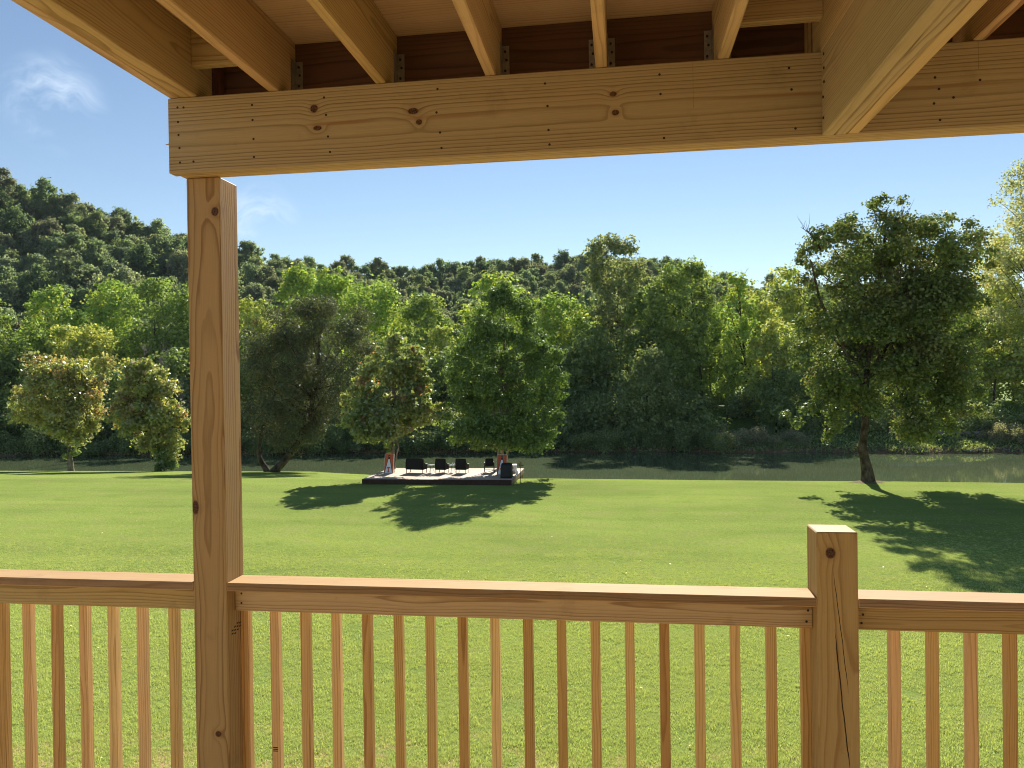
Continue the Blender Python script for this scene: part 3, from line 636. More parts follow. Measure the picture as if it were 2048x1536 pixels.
def build_tree(name, label, base_px, D, rows_px, stems_px, n_clump, rc, n_leaf, L, Wd, pal, bark, extra=(), group=None, seed=0, n_limb=30, depth=0.85, droop=0.0, squash=0.8, zbase=None, leafm=None, up=0.6, twigs=(), ivy=(), shell=0.45, cat='tree', rag=0.25, soft=2.4, lean=0.0, ow=0.55, rn=0.55, sprig=0.24, clear=None):
    rng = np.random.default_rng(seed+11)
    bx, by = base_px; b3 = at_depth(bx, by, D); zb = b3[2] if zbase is None else zbase
    root = empty(name, (b3[0], b3[1], zb), label, cat, group, rz=YAW)   # local x = to the right, local z = up
    sc = D/FPX
    def loc(px, py, dy=0.0):
        p = at_depth(px, py, D)-np.array([b3[0], b3[1], zb]); return np.array([p@CAMRIGHT, dy, p[2]])
    tr = Acc(); stem0 = None
    for pts, r0, r1 in stems_px:
        P = np.array([loc(p[0], p[1], p[2] if len(p) > 2 else 0.0) for p in pts]); S = spline(P, 14); S[:, 0] += 0.02*np.sin(np.arange(14)*1.3); rr = np.linspace(r0, r1, 14)
        if pts[0][1] >= by-3: rr[0] *= 1.5; rr[1] *= 1.12; S[0, 2] -= 0.25
        tube(tr, S, rr, 9)
        if stem0 is None or len(S) and S[-1, 2] > stem0[0][-1, 2]: stem0 = (S, rr)
    rows = []
    for y, xl, xr in rows_px:
        a_, b_ = loc(xl, y), loc(xr, y); rows.append((a_[2], a_[0], b_[0]))
    cen, rad = env_clumps(rng, rows, sc, n_clump, rc, depth, shell, lean, sprig)
    if clear:                              # keep the bare trunk visible from the lawn
        a_, b_ = loc(clear[0], clear[2]), loc(clear[1], clear[2]); ok = ~((cen[:, 0]+rad > a_[0]) & (cen[:, 0]-rad < b_[0]) & (cen[:, 2]-rad*0.8 < a_[2]) & (cen[:, 1] < 1.5)); cen, rad = cen[ok], rad[ok]
    if len(extra):
        ec = np.array([loc(e[0], e[1], rng.uniform(-0.5, 0.5)*rc*2) for e in extra]); er = np.array([e[2]*sc for e in extra])
        cen = np.concatenate([cen, ec]); rad = np.concatenate([rad, er])
    limbs(tr, rng, stem0[0], stem0[1], cen, min(n_limb, len(cen)))
    for pts in twigs:
        P = np.array([loc(*p) for p in pts]); S = spline(P, 8); tube(tr, S, np.linspace(0.05, 0.01, 8), 4)
        for _ in range(7):
            i = rng.integers(3, 7); e = S[i]+np.array([rng.uniform(-0.9, 0.9), rng.uniform(-.5, .5), rng.uniform(0.3, 1.1)]); tube(tr, spline([S[i], (S[i]+e)/2+rng.normal(size=3)*0.08, e], 5), np.linspace(0.018, 0.005, 5), 3)
    link('trunk', tr.mesh('trunk', smooth=True), bark, root)
    lf = Acc(); clump_leaves(lf, rng, cen, rad, n_leaf, L, Wd, pal, squash, droop, up, soft, rag, ow, rn)
    for ix, iy, ir, inn in ivy:
        clump_leaves(lf, rng, loc(ix, iy)[None, :], np.array([ir*sc]), inn, L*0.8, Wd*0.8, 'ivy')
    link('crown', lf.mesh('crown', color=True), leafm or M_leaf, root)
    return root

# ---------------------------------------------------------------- trees on the near bank
gD = lambda px, py, z=0.0: float((on_z(px, py, z)-CAM)@CF)
build_tree('sycamore_tree', 'small sycamore turning rusty at its top, leftmost tree on the lawn edge', (142, 942), gD(142, 942, -2.6),
    [(708, 62, 100), (722, 52, 120), (738, 50, 205), (760, 52, 218), (780, 42, 216), (800, 28, 214), (815, 12, 212), (832, 25, 205), (850, 75, 200), (870, 88, 188), (884, 98, 175)],
    [([(142, 942), (139, 900), (138, 868), (150, 830), (160, 790), (165, 750)], 0.24, 0.07), ([(141, 870), (120, 820), (95, 790)], 0.08, 0.03)],
    150, 0.85, 30000, 0.25, 0.22, 'syc', M_bark_pale, rag=0.45, soft=2.0, rn=0.8, extra=[(75, 725, 24), (62, 712, 14), (205, 722, 22), (212, 740, 16), (20, 812, 14), (35, 780, 12), (130, 735, 16), (160, 728, 18)], seed=1, ivy=[(150, 905, 10, 240), (133, 912, 8, 120)])
build_tree('sycamore_tree', 'dense rounded sycamore whose trunk is wrapped in ivy, beside the tall post', (322, 943), gD(322, 943, -2.6),
    [(724, 258, 310), (735, 245, 322), (755, 232, 345), (780, 225, 355), (805, 218, 365), (830, 215, 374), (850, 225, 370), (870, 240, 366), (888, 262, 358), (905, 290, 352)],
    [([(320, 943), (316, 900), (308, 860), (298, 800), (290, 750)], 0.17, 0.05)],
    150, 0.85, 32000, 0.25, 0.22, 'syc', M_bark, rag=0.45, soft=2.0, rn=0.8, extra=[(345, 900, 16), (345, 915, 14), (268, 727, 14), (300, 728, 14), (370, 845, 12), (345, 870, 16)], seed=2, ivy=[(330, 925, 19, 900), (344, 930, 13, 500), (325, 905, 18, 700), (318, 938, 9, 250)])
build_tree('willow_tree', 'large dark olive willow with a forked leaning trunk, right of the tall post', (540, 947), gD(540, 947, -2.5),
    [(598, 610, 690), (612, 570, 720), (630, 520, 745), (655, 490, 765), (700, 482, 770), (745, 480, 750), (800, 480, 730), (845, 482, 712), (862, 486, 690), (876, 492, 650), (886, 500, 600)],
    [([(543, 947), (573, 917), (605, 872), (620, 825), (632, 770), (640, 700)], 0.38, 0.11), ([(538, 947), (524, 925), (517, 905), (520, 882), (535, 830), (560, 760)], 0.29, 0.08)],
    150, 1.3, 62000, 0.22, 0.11, 'will', M_bark, seed=3, leafm=M_leaf_dark, n_limb=45, droop=0.25, extra=[(590, 900, 10), (596, 893, 12), (600, 908, 6)])
build_tree('sycamore_tree', 'young sycamore with brown-tinged leaves behind the left game board', (787, 955), 50.6,
    [(672, 782, 798), (688, 768, 822), (708, 740, 848), (735, 720, 858), (765, 702, 870), (795, 688, 880), (818, 684, 893), (842, 690, 886), (862, 700, 860), (876, 735, 838)],
    [([(787, 955), (786, 905), (787, 870), (789, 820), (790, 760), (790, 700)], 0.13, 0.03), ([(789, 925), (796, 900), (795, 885), (788, 868)], 0.05, 0.04)],
    150, 0.58, 31000, 0.185, 0.165, 'sycg', M_bark_pale, seed=4, rag=0.45, soft=2.0, rn=0.8, lean=2.3, extra=[(690, 805, 10), (692, 822, 9), (828, 700, 10), (841, 712, 9), (788, 680, 12)], ivy=[(780, 890, 9, 220), (779, 902, 7, 140)])
build_tree('maple_tree', 'full green maple with several pale stems behind the right game board', (1004, 955), 50.6,
    [(575, 988, 1036), (592, 962, 1062), (615, 936, 1085), (650, 916, 1106), (690, 902, 1122), (735, 888, 1132), (770, 888, 1134), (800, 892, 1128), (830, 886, 1118), (858, 892, 1108), (880, 915, 1108), (894, 975, 1098)],
    [([(1003, 955), (1003, 905), (1005, 860), (1006, 780), (1008, 680), (1008, 620)], 0.17, 0.03), ([(1000, 920), (995, 900), (986, 878), (960, 800)], 0.09, 0.03), ([(1008, 954), (1015, 905), (1019, 880), (1045, 790)], 0.10, 0.03), ([(1002, 915), (1000, 890), (975, 740)], 0.08, 0.03)],
    200, 0.70, 60000, 0.155, 0.13, 'maple', M_bark_pale, seed=5, leafm=M_leaf_big, n_limb=40, lean=3.2, extra=[(1125, 790, 12), (1095, 890, 13), (1105, 865, 14), (1118, 830, 12), (890, 850, 14), (1128, 752, 12), (1130, 770, 10), (905, 880, 12), (1008, 572, 12)], rag=0.35, shell=0.38)
build_tree('shade_tree', 'big dark shade tree with a bare trunk standing alone at right', (1737, 964), gD(1737, 964, 0.0),
    [(440, 1690, 1800), (458, 1640, 1925), (480, 1604, 1965), (510, 1598, 1972), (545, 1612, 1958), (600, 1604, 1962), (650, 1602, 1968), (700, 1606, 1978), (740, 1600, 1972), (780, 1600, 1960), (812, 1605, 1948), (838, 1612, 1930), (860, 1638, 1890), (874, 1665, 1800)],
    [([(1737, 964), (1732, 930), (1725, 900), (1728, 870), (1731, 830), (1730, 780), (1738, 700), (1750, 600), (1765, 500), (1772, 420)], 0.30, 0.05), ([(1733, 800), (1690, 700), (1640, 600), (1620, 520)], 0.14, 0.04), ([(1736, 760), (1800, 640), (1870, 540), (1900, 470)], 0.15, 0.04), ([(1731, 830), (1680, 780), (1630, 740)], 0.09, 0.03)],
    250, 0.95, 115000, 0.16, 0.135, 'big', M_bark, seed=6, leafm=M_leaf_big, n_limb=34, shell=0.52, lean=0.8, clear=(1712, 1750, 838),
    extra=[(1775, 395, 17), (1790, 408, 14), (1750, 405, 15), (1733, 418, 14), (1715, 432, 16), (1760, 430, 20), (1785, 440, 18), (1680, 452, 20), (1640, 470, 22), (1612, 500, 16), (1598, 510, 10), (1860, 448, 20), (1890, 440, 18), (1920, 455, 18), (1945, 470, 14), (1962, 505, 16), (1975, 530, 12), (1645, 868, 14), (1660, 855, 16), (1650, 880, 8), (1612, 560, 18), (1622, 600, 20), (1608, 640, 18), (1618, 690, 20), (1603, 730, 16), (1640, 545, 18), (1590, 845, 14), (1575, 830, 12), (1600, 815, 16), (1800, 842, 14), (1820, 855, 9), (1900, 840, 14), (1985, 690, 14)],
    twigs=[[(1800, 480, 0.4), (1808, 440, 0.5), (1815, 415, 0.5)], [(1640, 500, 0), (1620, 470, 0), (1600, 455, 0)]], rag=0.4)

# ---------------------------------------------------------------- trees across the river
def far_tree(spec, i):
    (x, top, bot, hw_, D, pal, label) = spec[:7]; D = D*1.3; hw_ = hw_*1.06; opt = spec[7] if len(spec) > 7 else {}
    g_ = at_depth(x, 760, D); z = float(far_z(np.array(g_[0]), np.array(g_[1])))
    # pixel row of the base
    v = np.array([g_[0], g_[1], z])-CAM; by = 768-FPX*(v@CU)/(v@CF); bx = 1024+FPX*(v@CR)/(v@CF)
    prof = opt.get('prof', [(0, .35), (.08, .68), (.2, .92), (.4, 1.08), (.7, 1.08), (.9, .95), (1, .7)])
    r = np.random.default_rng(300+i); sk = r.uniform(-0.15, 0.15)
    rows = [(top+(bot-top)*t, x-hw_*w*(1+sk*(1-t)*2*0.5)*r.uniform(.88, 1.1), x+hw_*w*(1-sk*(1-t))*r.uniform(.88, 1.1)) for t, w in prof]
    sc = D/FPX; hpx = bot-top
    stem = opt.get('stem', [(x, by), (x+r.uniform(-6, 6), by-(by-bot)*0.6), (x+r.uniform(-8, 8), bot-hpx*0.3), (x+r.uniform(-8, 8), top+hpx*0.25)])
    L = opt.get('L', 0.375*D/95); area = 2*hw_*hpx*sc*sc; n = int(min(15000, opt.get('dens', 1.0)*area*7.0/(L*L*0.55)))
    rc = opt.get('rc', max(1.1, hw_*sc*0.24)); nc = int(opt.get('nc', max(22, area/(rc*rc)*1.3)))
    build_tree(opt.get('name', 'riverside_tree'), label, (bx, by), D, rows, [(stem, opt.get('tr', 0.28), 0.06)]+[(s_, 0.14, 0.04) for s_ in opt.get('stems', [])], nc, rc, n, L, L*0.75, pal, M_bark,
        extra=opt.get('extra', ()), group=opt.get('group'), seed=300+i, n_limb=opt.get('limb', 14), zbase=z, leafm=M_leaf_far, droop=opt.get('droop', 0), twigs=opt.get('twigs', ()), shell=opt.get('shell', 0.36), rag=0.4, depth=0.8, soft=2.6, ow=0.8, rn=0.5, up=0.5, sprig=0.2)
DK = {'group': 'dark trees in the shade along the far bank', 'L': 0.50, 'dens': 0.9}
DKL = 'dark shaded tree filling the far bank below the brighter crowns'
FAR = [
    (-60, 590, 880, 100, 95, 'dark', 'dark tree at the left edge of the photo below the hill'),
    (25, 628, 860, 72, 98, 'mid', 'green tree at the left edge behind the leftmost sycamore'),
    (112, 578, 800, 62, 128, 'bright', 'light green tree below the hill, left of its taller neighbour'),
    (215, 562, 770, 72, 138, 'bright', 'light green broad tree at the foot of the left hill'),
    (165, 655, 850, 90, 104, 'yel', 'yellow-green domed tree just above the rusty sycamore'),
    (92, 690, 860, 34, 100, 'yel', 'small yellow-green tree peeking out above the leftmost sycamore'),
    (312, 560, 850, 82, 108, 'mid', 'open dark tree with visible branches left of the tall post', {'dens': 0.75, 'limb': 34}),
    (415, 550, 840, 80, 118, 'mid', 'green tree mostly hidden behind the tall post'),
    (505, 596, 830, 55, 108, 'yel', 'yellowish tree peeking above the left of the willow'),
    (603, 534, 800, 62, 128, 'bright', 'bright rounded tree crown left of a twin above the willow'),
    (668, 531, 800, 56, 124, 'bright', 'bright rounded tree crown right of a twin above the willow'),
    (748, 556, 830, 92, 114, 'bright', 'broad bright green tree above the young sycamore'),
    (855, 590, 850, 78, 106, 'mid', 'green tree between the broad bright crown and the maple'),
    (880, 655, 860, 50, 97, 'yel', 'tree with yellowing leaves left of the maple'),
    (1000, 554, 800, 88, 118, 'bright', 'bright tree crown rising just behind the top of the maple'),
    (1122, 588, 850, 74, 100, 'bright', 'light green tree to the right behind the maple'),
    (1190, 655, 875, 58, 92, 'dark', 'dark tree below the tall grey-green tree'),
    (1238, 476, 830, 66, 102, 'grey', 'tallest grey-green tree standing above the middle ridge', {'prof': [(0, .55), (.06, .95), (.16, 1.05), (.28, .9), (.42, .75), (.62, .85), (.85, .9), (1, .5)], 'limb': 30, 'dens': 0.8, 'stems': [[(1238, 720), (1222, 640), (1200, 540)], [(1240, 720), (1250, 620), (1272, 540)]]}),
    (1368, 522, 800, 76, 92, 'mid', 'tall tree with a forked dark trunk right of the ridge top', {'prof': [(0, .35), (.1, .8), (.22, 1.0), (.45, .95), (.7, .85), (1, .45)], 'stem': [(1405, 878), (1404, 800), (1398, 720), (1388, 640), (1382, 580)], 'stems': [[(1390, 650), (1360, 625), (1330, 600)], [(1392, 655), (1415, 615), (1425, 560)]], 'limb': 26, 'extra': [(1382, 535, 22), (1430, 555, 20), (1320, 590, 26), (1345, 560, 20)]}),
    (1298, 690, 898, 66, 79, 'shrub', 'drooping leafy tree hanging over the far water edge', {'prof': [(0, .3), (.12, .6), (.3, .8), (.6, 1.0), (.85, 1.0), (1, .8)], 'droop': 0.7, 'L': 0.38, 'extra': [(1265, 720, 22), (1305, 700, 18), (1250, 750, 18)]}),
    (1474, 545, 800, 42, 90, 'bright', 'slender loose tree with a bare upright trunk', {'dens': 0.65, 'limb': 26, 'stem': [(1494, 868), (1494, 800), (1490, 720), (1482, 640), (1474, 570)], 'stems': [[(1494, 760), (1508, 690), (1512, 650)], [(1490, 720), (1468, 650), (1452, 600)]], 'twigs': [[(1478, 600, 0), (1484, 560, 0), (1496, 535, 0)]]}),
    (1562, 536, 800, 72, 100, 'yel', 'yellow-green tree left behind the big shade tree', {'dens': 0.85}),
    (1545, 640, 850, 56, 85, 'yel', 'lower yellow-green tree leaning over the far bank', {}),
    (1560, 740, 890, 52, 80, 'dark', 'small dark tree at the water under the yellow-green one', {'L': 0.38}),
    (1655, 565, 850, 70, 97, 'mid', 'green tree behind the left half of the big shade tree'),
    (1760, 580, 850, 80, 98, 'dark', 'tree hidden behind the middle of the big shade tree'),
    (1880, 560, 840, 80, 97, 'mid', 'green tree behind the right half of the big shade tree'),
    (2055, 318, 640, 100, 82, 'pale', 'tall pale airy tree at the right edge of the photo', {'dens': 0.36, 'limb': 44, 'prof': [(0, .3), (.15, .7), (.35, .95), (.55, 1.0), (.8, 1.0), (1, .9)], 'L': 0.32, 'shell': 0.5}),
    (2030, 470, 800, 92, 88, 'yel', 'yellow-green tree under the tall pale one', {'L': 0.40}),
    (2010, 640, 800, 75, 84, 'yel', 'lowest yellow tree at the right edge with a thin dark trunk', {'L': 0.40, 'stem': [(1988, 812), (1988, 790), (1992, 740), (2000, 690)], 'tr': 0.16}),
    (1300, 575, 850, 60, 98, 'mid', 'green tree filling in between the tallest tree and the forked one'),
    (1425, 600, 830, 55, 100, 'mid', 'green tree behind the forked trunk'),
    (1160, 600, 850, 55, 104, 'mid', 'green tree left of the tallest grey-green tree'),
    (1440, 690, 790, 42, 112, 'mid', 'small tree standing in the sunny gap beyond the bank', {}),
    (2230, 420, 820, 130, 86, 'mid', 'tree beyond the right edge of the photo'),
    (1600, 690, 850, 42, 92, 'mid', 'small green tree seen left of the shade tree trunk'),
]
for i, sp in enumerate(FAR): far_tree(sp, i)
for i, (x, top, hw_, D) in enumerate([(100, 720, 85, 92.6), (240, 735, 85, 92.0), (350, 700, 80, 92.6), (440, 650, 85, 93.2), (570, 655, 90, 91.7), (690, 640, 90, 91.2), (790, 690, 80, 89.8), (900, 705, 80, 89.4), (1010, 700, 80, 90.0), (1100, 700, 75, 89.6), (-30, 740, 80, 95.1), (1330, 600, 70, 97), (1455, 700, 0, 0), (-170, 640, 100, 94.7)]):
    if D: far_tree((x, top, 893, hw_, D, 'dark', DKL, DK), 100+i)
# ---------------------------------------------------------------- shrubs along the far bank (shared crowns)
def shrub_mesh(seed, pal, n, wd, ht, L):
    rng = np.random.default_rng(seed); k = 16
    cen = np.stack([rng.uniform(-wd, wd, k), rng.uniform(-wd*0.6, wd*0.6, k), ht*rng.uniform(0.12, 0.85, k)], 1); rad = rng.uniform(0.3, 0.6, k)*ht*0.75
    a = Acc(); clump_leaves(a, rng, cen, rad, n, L, L*0.7, pal, 0.9, 0.3, 0.5); return a.mesh('shrub_leaves', color=True)
SHRUBS = [shrub_mesh(40+i, 'shrub' if i < 3 else 'brush', 2600, 2.4, 3.0, 0.28) for i in range(5)]
for me in SHRUBS: me.materials.append(M_leaf_far)
rs = random.Random(9)
def place_shrub(px, d, s, k, label, group):
    g_ = at_depth(px, 760, 101); X = g_[0]
    for _ in range(3):
        Y = float(far_y(np.array(X)))+d; D = (np.array([X, Y, H])-CAM)@CF; X = at_depth(px, 760, D)[0]
    o = bpy.data.objects.new('bank_shrub', SHRUBS[k]); COL.objects.link(o); o.location = (X, Y, float(far_z(np.array(X), np.array(Y)))-0.15); o.scale = (s*rs.uniform(.85, 1.25), s, s*rs.uniform(.8, 1.25)); o.rotation_euler = (0, 0, rs.uniform(0, 6.28))
    tag(o, label, 'shrub', group)
px = -60
while px < 1440:
    place_shrub(px, rs.uniform(0.6, 1.6), rs.uniform(0.75, 1.15), rs.randrange(3), 'dark leafy shrub overhanging the far water edge', 'shrubs along the shaded far water edge'); px += rs.uniform(34, 50)
px = -40
while px < 1420:
    place_shrub(px, rs.uniform(5, 9), rs.uniform(1.3, 1.9), rs.randrange(3), 'taller dark shrub behind the water edge shrubs', 'tall undergrowth on the far bank'); px += rs.uniform(55, 75)
for px in (1452, 1478, 1502, 1530, 1575, 1600): place_shrub(px, rs.uniform(2.0, 5.0), rs.uniform(0.55, 0.8), 3+rs.randrange(2), 'pale brushy shrub on the far bank left of the shade tree', 'pale brush on the far bank')
for px in (2010, 2042, 1985): place_shrub(px, 4.0, 0.6, 4, 'grey-green brush at the right end of the fallen log', 'brush by the fallen log')
for px in (1660, 1700, 1760, 1800, 1850, 1900, 1950, 2030, 2080): place_shrub(px, rs.uniform(8.5, 10.5), rs.uniform(0.9, 1.3), rs.randrange(3), 'dark bush under the steep bank at right', 'bushes under the steep right bank')

for lo_, hi_ in ((-60, 1420), (1500, 1935)):
    px = lo_
    while px < hi_:
        place_shrub(px, rs.uniform(15, 19), rs.uniform(1.3, 1.8), rs.randrange(3), 'bush in the thicket along the top of the far bank', 'thicket on the top of the far bank'); px += rs.uniform(42, 58)

# rough grass and weeds on the low far bank: too many to count
rng = np.random.default_rng(77); a = Acc(); n = 26000
X = rng.uniform(-100, 65, n); Y = far_y(X)+0.3+rng.random(n)**1.3*11; Z = far_z(X, Y)+rng.uniform(0, 0.25, n)
add_leaves(a, rng, np.stack([X, Y, Z], 1), rng.normal(size=(n, 3))*np.array([1, 1, 0.5])+np.array([0, 0, 0.5]), 0.42, 0.18, 'shrub', None, -1.2)
o = link('bank_weeds', a.mesh('bank_weeds', color=True), M_leaf_far); tag(o, 'low green weeds covering the far river bank', 'weeds', kind='stuff')

# ---------------------------------------------------------------- fallen log, driftwood and bare snags
def ground_at(px, d):
    X = at_depth(px, 760, 101)[0]
    for _ in range(3):
        Y = float(far_y(np.array(X)))+d; D = (np.array([X, Y, H])-CAM)@CF; X = at_depth(px, 760, D)[0]
    return np.array([X, Y, float(far_z(np.array(X), np.array(Y)))])
M_dead = bark_mat('dead_wood', (0.16, 0.145, 0.125), (0.38, 0.35, 0.31))
p0, p1 = ground_at(1775, 8.2), ground_at(2110, 7.6)
lg = empty('fallen_log', tuple(p0), 'long grey fallen log lying across the far bank at right', 'log')
a = Acc(); P = spline([np.zeros(3)+[0, 0, .45], (p1-p0)*0.33+[0, .3, .38], (p1-p0)*0.66+[0, -.2, .25], (p1-p0)+[0, 0, .3]], 16); tube(a, P, np.linspace(0.36, 0.2, 16), 9)
link('trunk', a.mesh('log_trunk', smooth=True), M_dead, lg)
for k, (t, e) in enumerate([(6, (0.8, -0.3, 1.0)), (8, (1.5, -0.2, 0.9)), (4, (0.5, 0.3, 0.6))]):
    a = Acc(); q0 = P[t]; q1 = q0+np.array(e); tube(a, spline([q0, (q0+q1)/2+[0, 0, .2], q1, q1+[.5, 0, -.4]], 8), np.linspace(.08, .02, 8), 5); link('branch_stub', a.mesh('branch_stub', smooth=True), M_dead, lg)
for k, (px, lab) in enumerate([(1945, 'tangle of driftwood at the waterline below the fallen log'), (2010, 'second driftwood tangle nearer the right edge of the photo')]):
    b0 = ground_at(px, 0.5); t = empty('driftwood', tuple(b0), lab, 'driftwood'); r = np.random.default_rng(k+60)
    for _ in range(7):
        e = np.array([r.uniform(-1.6, 1.8), r.uniform(-.6, .6), r.uniform(.1, .7)]); s_ = np.array([r.uniform(-.6, .6), 0, 0]); a = Acc(); tube(a, spline([s_, (s_+e)/2+r.normal(size=3)*.15, e], 6), np.linspace(.07, .02, 6), 5); link('branch', a.mesh('branch', smooth=True), M_dead, t)
def snag(px, py_top, D, label, seed):
    g_ = at_depth(px, 760, D); z = float(far_z(np.array(g_[0]), np.array(g_[1]))); h = at_depth(px, py_top, D)[2]-z; r = np.random.default_rng(seed); a = Acc()
    S = spline([(0, 0, 0), (0.2, 0, h*.4), (-.2, 0.1, h*.7), (0, 0, h)], 10); tube(a, S, np.linspace(.14, .03, 10), 5)
    for _ in range(16):
        i = r.integers(4, 9); an = r.uniform(0, 6.28); l = r.uniform(1, 2.4); e = S[i]+np.array([math.cos(an)*l*.8, math.sin(an)*l*.5, l*r.uniform(.5, 1.1)]); B = spline([S[i], (S[i]+e)/2+r.normal(size=3)*.12, e], 6); tube(a, B, np.linspace(.05, .012, 6), 4)
        for _ in range(4):
            j = r.integers(2, 6); f_ = B[j]+np.array([r.uniform(-.6, .6), r.uniform(-.3, .3), r.uniform(.1, .8)]); tube(a, np.array([B[j], (B[j]+f_)/2+r.normal(size=3)*.05, f_]), [.02, .015, .008], 3)
    o = link('bare_tree', a.mesh('bare_tree', smooth=True), M_dead, None, (g_[0], g_[1], z)); tag(o, label, 'tree')
snag(328, 690, 108, 'bare grey leafless tree right above the ivy-wrapped sycamore', 1)
snag(290, 690, 109, 'bare leafless tree left above the ivy-wrapped sycamore', 2)
snag(150, 705, 111, 'grey twiggy bare tree behind the rusty sycamore', 3)
snag(366, 760, 108, 'low bare tree just left of the tall post', 4)

# ---------------------------------------------------------------- wooded hillside
def hill_tree_mesh(seed, pal, n=6500):
    rng = np.random.default_rng(seed); R0 = rng.uniform(4.2, 5.2); Ht = rng.uniform(11, 14)
    rows = [(Ht*0.18, -R0*.7, R0*.7), (Ht*.4, -R0, R0), (Ht*.65, -R0*.95, R0*.95), (Ht*.85, -R0*.78, R0*.78), (Ht, -R0*.4, R0*.4)]
    cen, rad = env_clumps(rng, rows, 1, 60, 1.25, 1.0, 0.35); a = Acc(); clump_leaves(a, rng, cen, rad, n, 0.50, 0.42, pal, 0.9, 0, 0.5, 2.6, 0.4, 0.8, 0.5)
    me = a.mesh('hill_tree', color=True); me.materials.append(M_leaf_hill); return me
HT = [hill_tree_mesh(500+i, ['hillA', 'hillA', 'hillB', 'hillC', 'hillA', 'hillB', 'hillC'][i]) for i in range(7)]
rh = np.random.default_rng(21); spots = []
t = 0.0
pxs = np.arange(-260, 2350, 1.0)
cand = []
D0 = 150.0
for ring in np.arange(0.0, 1.06, 0.048):
    px = -260+rh.uniform(0, 25)
    while px < 2320:
        tt = ring+rh.uniform(-0.016, 0.016); p = hill_pt(px, tt); D = (p-CAM)@CF
        px += 8.2*rh.uniform(0.75, 1.3)/D*FPX
        if px > 1650 and tt < 0.75: continue
        cand.append((D, px, p, tt))
print('hill candidates', len(cand))
# keep those that can show above the trees in front
def proj_y(p): v = p-CAM; return 768-FPX*(v@CU)/(v@CF)
vis = [c for c in cand if proj_y(c[2]+np.array([0, 0, 12])) < 720]
vis.sort(key=lambda c: c[0]+(400 if not -20 < c[1] < 2068 else 0)+(200 if proj_y(c[2]+np.array([0, 0, 12])) > 625 else 0))
HL = {0: ('green broadleaf tree among many on the wooded hill at left', 'trees on the left hill'), 1: ('distant green tree among many on the middle wooded ridge', 'trees on the middle ridge')}
rest = []
for i, (D, px, p, tt) in enumerate(vis):
    k = int(rh.integers(0, 7)); s = rh.choice([0.8, 0.95, 1.1, 1.25, 1.45])*rh.uniform(0.9, 1.1); rz = rh.uniform(0, 6.28)
    if i < 295:
        o = bpy.data.objects.new('hillside_tree', HT[k]); COL.objects.link(o); o.location = p-np.array([0, 0, 0.8]); o.scale = (s, s, s*rh.uniform(0.9, 1.2)); o.rotation_euler = (0, 0, rz)
        tone = ['dark green', 'dark green', 'olive', 'fresh green', 'dark green', 'olive', 'fresh green'][k]; hl = px < 560
        tag(o, tone+(' broadleaf tree in the wood on the left hill' if hl else ' distant tree in the wood on the middle ridge'), 'tree', tone+(' trees on the left hill' if hl else ' trees on the middle ridge'))
    else: rest.append((p, s, rz, k))
# the remaining wood, one mass
def scatter(name, pts, protos, label, cat):
    """one object whose vertices each carry a copy of a prototype (geometry nodes)"""
    me = bpy.data.meshes.new(name); me.vertices.add(len(pts)); me.vertices.foreach_set('co', np.array([p[0] for p in pts], np.float32).ravel())
    for nm, idx in (('scl', 1), ('rz', 2)):
        at = me.attributes.new(nm, 'FLOAT', 'POINT'); at.data.foreach_set('value', np.array([p[idx] for p in pts], np.float32))
    at = me.attributes.new('kind_id', 'INT', 'POINT'); at.data.foreach_set('value', np.array([p[3] for p in pts], np.int32))
    o = link(name, me); tag(o, label, cat, kind='stuff')
    ng = bpy.data.node_groups.new(name+'_nodes', 'GeometryNodeTree'); ng.interface.new_socket('Geometry', in_out='INPUT', socket_type='NodeSocketGeometry'); ng.interface.new_socket('Geometry', in_out='OUTPUT', socket_type='NodeSocketGeometry')
    N = ng.nodes; gi = N.new('NodeGroupInput'); go = N.new('NodeGroupOutput'); jn = N.new('GeometryNodeJoinGeometry')
    def attr(nm, typ):
        x = N.new('GeometryNodeInputNamedAttribute'); x.data_type = typ; x.inputs['Name'].default_value = nm; return x.outputs['Attribute']
    sc_, rz_, kd = attr('scl', 'FLOAT'), attr('rz', 'FLOAT'), attr('kind_id', 'INT')
    cx = N.new('ShaderNodeCombineXYZ'); ng.links.new(rz_, cx.inputs['Z'])
    for i, pr in enumerate(protos):
        ip = N.new('GeometryNodeInstanceOnPoints'); oi = N.new('GeometryNodeObjectInfo'); oi.inputs['Object'].default_value = pr; oi.inputs['As Instance'].default_value = True
        eq = N.new('FunctionNodeCompare'); eq.data_type = 'INT'; eq.operation = 'EQUAL'; ng.links.new(kd, eq.inputs[2]); eq.inputs[3].default_value = i
        ng.links.new(gi.outputs[0], ip.inputs['Points']); ng.links.new(eq.outputs[0], ip.inputs['Selection']); ng.links.new(oi.outputs['Geometry'], ip.inputs['Instance']); ng.links.new(cx.outputs[0], ip.inputs['Rotation']); ng.links.new(sc_, ip.inputs['Scale'])
        ng.links.new(ip.outputs[0], jn.inputs[0])
    ng.links.new(jn.outputs[0], go.inputs[0]); md = o.modifiers.new('scatter', 'NODES'); md.node_group = ng
    return o
first = {}
for o in list(COL.objects):
    if o.name.startswith('hillside_tree') and o.data.name not in first: first[o.data.name] = o
protos = [first.get(me.name) for me in HT]
if rest and all(protos): scatter('hillside_forest', rest, protos, 'unbroken wood covering the rest of the hills behind', 'forest')
print('hill trees', len(vis), 'rest', len(rest))

